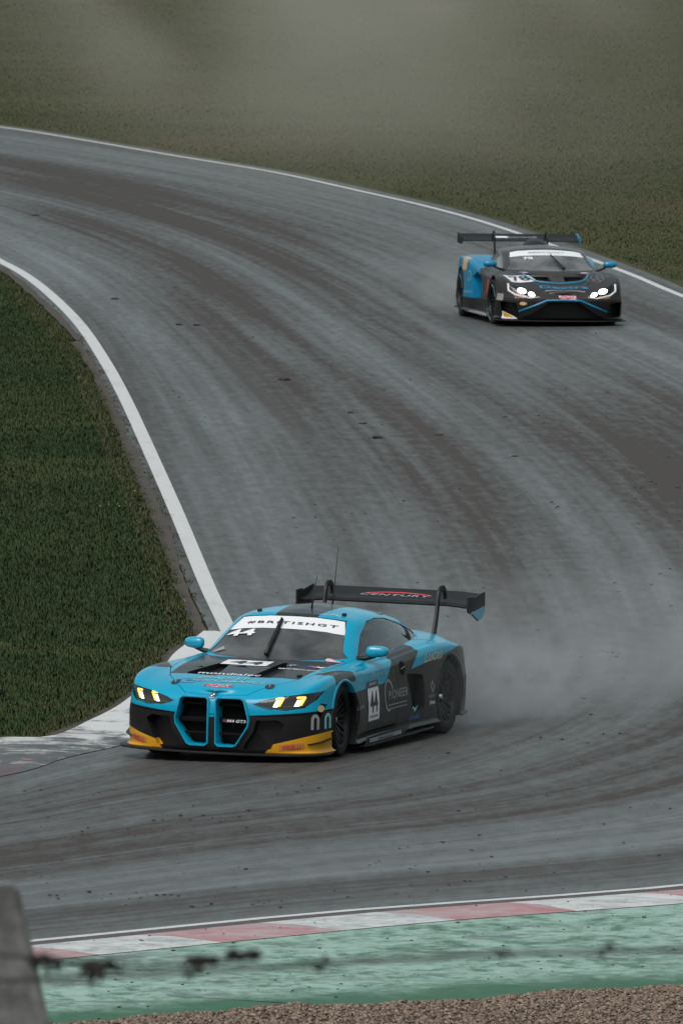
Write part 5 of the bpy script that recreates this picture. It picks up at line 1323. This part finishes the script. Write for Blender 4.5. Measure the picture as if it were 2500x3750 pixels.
# specks on the run-off
n = 900; s = rng.random(n)*fs[-1]; d = .4+4.6*rng.random(n); P = np.array([at_s(a_, b2) for a_, b2 in zip(s, d)]); k = np.abs(P[:, 0]) < 4; P = P[k]; n = len(P); z = np.where(d[k] < 1.25, .030, .008)
tag(scatter_mesh('runoff_debris', np.c_[P, z], .006+.014*rng.random(n)**3, rng.random(n)*.5, M['mud'], flat=.25), 'specks of dirt on the kerb and the green run-off', 'debris', kind='stuff')
CL = {0: 'dark turf clod on the track near the bend of the inner white line', 1: 'large dark turf clod alone in the middle of the track', 2: 'widest dark turf clod, flanked by two little crumbs of mud', 6: 'dark turf clod on the far entry of the bend, high on the track'}
def clod(px, py, r_, i):
    lab = CL.get(i, 'small dark muddy turf clod lying on the grey track')
    p = ground_at(np.array([px]), np.array([py]))[0]; bm = bmesh.new(); bmesh.ops.create_icosphere(bm, subdivisions=2, radius=1.0)
    for v in bm.verts:
        f = 1+.5*(random.random()-.5); v.co = Vector((v.co.x*r_*1.5*f, v.co.y*r_*1.9*f, v.co.z*r_*.42*f+r_*.25))
    for k in range(3):
        o2 = Vector((random.uniform(-2.5, 2.5)*r_, random.uniform(-3, 3)*r_, r_*.1)); g = bmesh.ops.create_icosphere(bm, subdivisions=1, radius=r_*random.uniform(.2, .45))
        for v in g['verts']: v.co = Vector((v.co.x, v.co.y, v.co.z*.5))+o2
    o = mesh_obj('mud_clod', bm_mesh(bm, 'mud_clod'), M['mud']); o.location = (p[0], p[1], .0)
    tag(o, lab, 'mud clod', 'turf clods thrown on the track')
for i, (a_, b2, r_) in enumerate([(420, 1096, 0.043), (1040, 1392, 0.050), (1383, 1606, 0.056), (720, 1192, 0.037), (1285, 1512, 0.031), (1330, 1552, 0.031), (130, 790, 0.043), (1885, 1672, 0.025), (655, 1190, 0.031), (1610, 1594, 0.031)]): clod(a_, b2, r_, i)
# a few dandelions in the verge
bm = bmesh.new()
for px_, py_ in ((290, 1395), (298, 1412), (385, 1870), (440, 1868), (505, 1815), (660, 2215)):
    p = ground_at(np.array([px_]), np.array([py_]))[0]
    for k in range(2):
        r_ = bmesh.ops.create_icosphere(bm, subdivisions=1, radius=.011)
        q = Vector((p[0]+random.uniform(-.06, .06), p[1]+random.uniform(-.3, .3), .055))
        for v in r_['verts']: v.co = Vector((v.co.x, v.co.y, v.co.z*.6))+q
tag(mesh_obj('dandelion_flowers', bm_mesh(bm, 'dandelions'), simple('dandelion_yellow', (.42, .30, .03), .8)), 'tiny yellow flowers dotted in the inner verge', 'flowers', kind='stuff')

# spectator fence close to the camera: leaning post, wire with caught weed
PD = 42.0; WD = 30.0
def fpt(px, py, D): return Vector(((px-1250)/HF*D, D, CAM_H-D*math.tan(.061269+math.atan((py-1875)/HF))))
pz = lambda y: -.03+(84-y)*.096
t0, t1 = fpt(62, 3238, PD), fpt(178, 3750, PD)
dirv = (t1-t0); base_z = pz(PD)-.1; k = (base_z-t0.z)/dirv.z; bR = t0+dirv*k
lt = t0+Vector((-.16, 0, .010)); lb = bR+Vector((-.22, 0, 0))
bm = bmesh.new(); V = []
for dy in (-.06, .06):
    for p in (lt, t0, bR, lb): V.append(bm.verts.new((p.x, p.y+dy, p.z)))
for f in ((0, 1, 2, 3), (7, 6, 5, 4), (0, 4, 5, 1), (1, 5, 6, 2), (2, 6, 7, 3), (3, 7, 4, 0)): bm.faces.new([V[j] for j in f])
bmesh.ops.recalc_face_normals(bm, faces=bm.faces); bmesh.ops.bevel(bm, geom=list(bm.edges), offset=.012, segments=2, affect='EDGES')
post = mesh_obj('fence_post', bm_mesh(bm, 'fence_post', 40), simple('weathered_post', (.12, .125, .12), .8, var=.4))
tag(post, 'leaning weathered grey fence post in front of the green run-off', 'fence post')
M['wire'] = simple('fence_wire', (.02, .02, .02), .6)
def wire(px_pts, rad_, label, D=WD, barbs=()):
    P = cr(np.array([fpt(a, b, D) for a, b in px_pts]), 8)
    o = mesh_obj('fence_wire', tube_mesh('fence_wire', [Vector(p) for p in P], rad_, 6), M['wire']); tag(o, label, 'fence wire')
    for (a, b, ln) in barbs:
        c = fpt(a, b, D); bm = bmesh.new()
        for k in range(4):
            an = random.uniform(0, 3.14); q = Vector((math.cos(an), random.uniform(-.3, .3), math.sin(an)))*ln
            bm.from_mesh(tube_mesh('b', [c-q, c+q], .0035, 5))
        mesh_obj('barb', bm_mesh(bm, 'barb'), M['wire'], o)
    return o
w1 = wire([(-200, 3490), (150, 3508), (420, 3538), (700, 3530), (960, 3500)], .0048, 'sagging dark wire strand with weeds snagged along it, beside the leaning post')
w2 = wire([(-200, 3600), (700, 3560), (1600, 3505), (2700, 3470)], .0052, 'long taut fence wire stretched across the green run-off', barbs=[(700, 3560, .02), (1180, 3530, .02), (1850, 3492, .02), (2220, 3478, .02)])
def weed(px_, py_, sz, drop, label):
    c = fpt(px_, py_, WD); bm = bmesh.new()
    for k in range(26):
        a_ = random.uniform(-1, 1); q0 = c+Vector((random.uniform(-.5, .5)*sz, random.uniform(-.1, .1)*sz, random.uniform(-.12, .2)*sz)); q1 = q0+Vector((a_*.5*sz, random.uniform(-.2, .2)*sz, -drop*random.random()*sz*(1-abs(a_)*.6)))
        bm.from_mesh(tube_mesh('w', [q0, (q0+q1)/2+Vector((.1*sz*random.uniform(-1, 1), 0, .05*sz)), q1], [.007, .006, .003], 5))
    o = mesh_obj('snagged_weed', bm_mesh(bm, 'snagged_weed'), simple('dead_weed', (.012, .010, .008), .9)); tag(o, label, 'weed')
weed(160, 3515, .046, .8, 'dark dead weed tuft snagged on the wire against the post')
weed(362, 3535, .05, 1.1, 'dark dead weed hanging in a point below the sagging wire')
weed(745, 3527, .055, .15, 'thin flat dead weed lying along the sagging wire')
weed(890, 3500, .06, .25, 'dead weed clump at the loose end of the sagging wire')

# ------------------------------------------------------------------ water spray hanging in the air
def spray(name, loc, size, rotz, dens, col_, label, nscale=1.0, fall=1.0, skew=0.0, seed=0.0):
    bm = bmesh.new(); bmesh.ops.create_icosphere(bm, subdivisions=3, radius=1.0)
    o = mesh_obj(name, bm_mesh(bm, name, 60)); o.location = loc; o.scale = size; o.rotation_euler = (0, 0, rotz)
    m = bpy.data.materials.new(name); m.use_nodes = True; X.nt = m.node_tree; t = m.node_tree; t.nodes.clear()
    out = N('ShaderNodeOutputMaterial'); vol = N('ShaderNodeVolumePrincipled'); L(vol.outputs[0], out.inputs['Volume'])
    tc = N('ShaderNodeTexCoord'); ln = N('ShaderNodeVectorMath'); ln.operation = 'LENGTH'; L(tc.outputs['Object'], ln.inputs[0])
    r_ = X(ln.outputs['Value']); s = N('ShaderNodeSeparateXYZ'); L(tc.outputs['Object'], s.inputs[0])
    mp = N('ShaderNodeMapping'); L(tc.outputs['Object'], mp.inputs[0]); mp.inputs['Location'].default_value = (seed, seed*.7, 0)
    nz = noise(mp.outputs[0], nscale, 2, .6, .0)
    d = (1.0-r_).sstep(0.0, .9).pow(fall)*nz.sstep(.34, .66)*dens
    if skew: d = d*(X(s.outputs[0])*skew+1.0).max(0.0)
    L(d, vol.inputs['Density']); vol.inputs['Color'].default_value = col_+(1,); vol.inputs['Anisotropy'].default_value = .2
    o.data.materials.clear(); o.data.materials.append(m); tag(o, label, 'spray', kind='stuff'); return o
cw = np.array([-.869, 128.703]); fw = np.array([math.cos(R(-108.92)), math.sin(R(-108.92))]); lw = np.array([-fw[1], fw[0]])
q = cw-fw*7.0+lw*.6
spray('wheel_spray', (q[0]+.6, q[1], .45), (7.0, 2.4, 1.5), R(-108.92), .17, (.80, .84, .85), 'pale water spray trailing from the rear wheels of the turquoise coupe', 2.2, 1.1, .3)
q = cw-fw*4.55+lw*1.0
spray('wheel_spray', (q[0], q[1], .28), (1.35, .75, .62), R(-108.92), 2.4, (.80, .84, .85), 'dense low spray right behind the rear tyre of the turquoise coupe', 2.5, 1.2, 0, 3.1)
spray('drifting_mist', (-.4, 300, 3.0), (8.5, 75, 7.0), R(3), .017, (.80, .76, .63), 'thin pale mist drifting above the far bend behind the wedge car', 1.7, .8, 0, 5.3)
q = np.array([3.136, 210.181])-np.array([math.cos(R(-81.36)), math.sin(R(-81.36))])*4.6
spray('wheel_spray', (q[0]-.5, q[1], .3), (2.2, 3.4, .9), 0, .22, (.80, .82, .82), 'low spray behind the rear wheels of the dark grey wedge car', 2.0, 1.2, 0, 8.8)
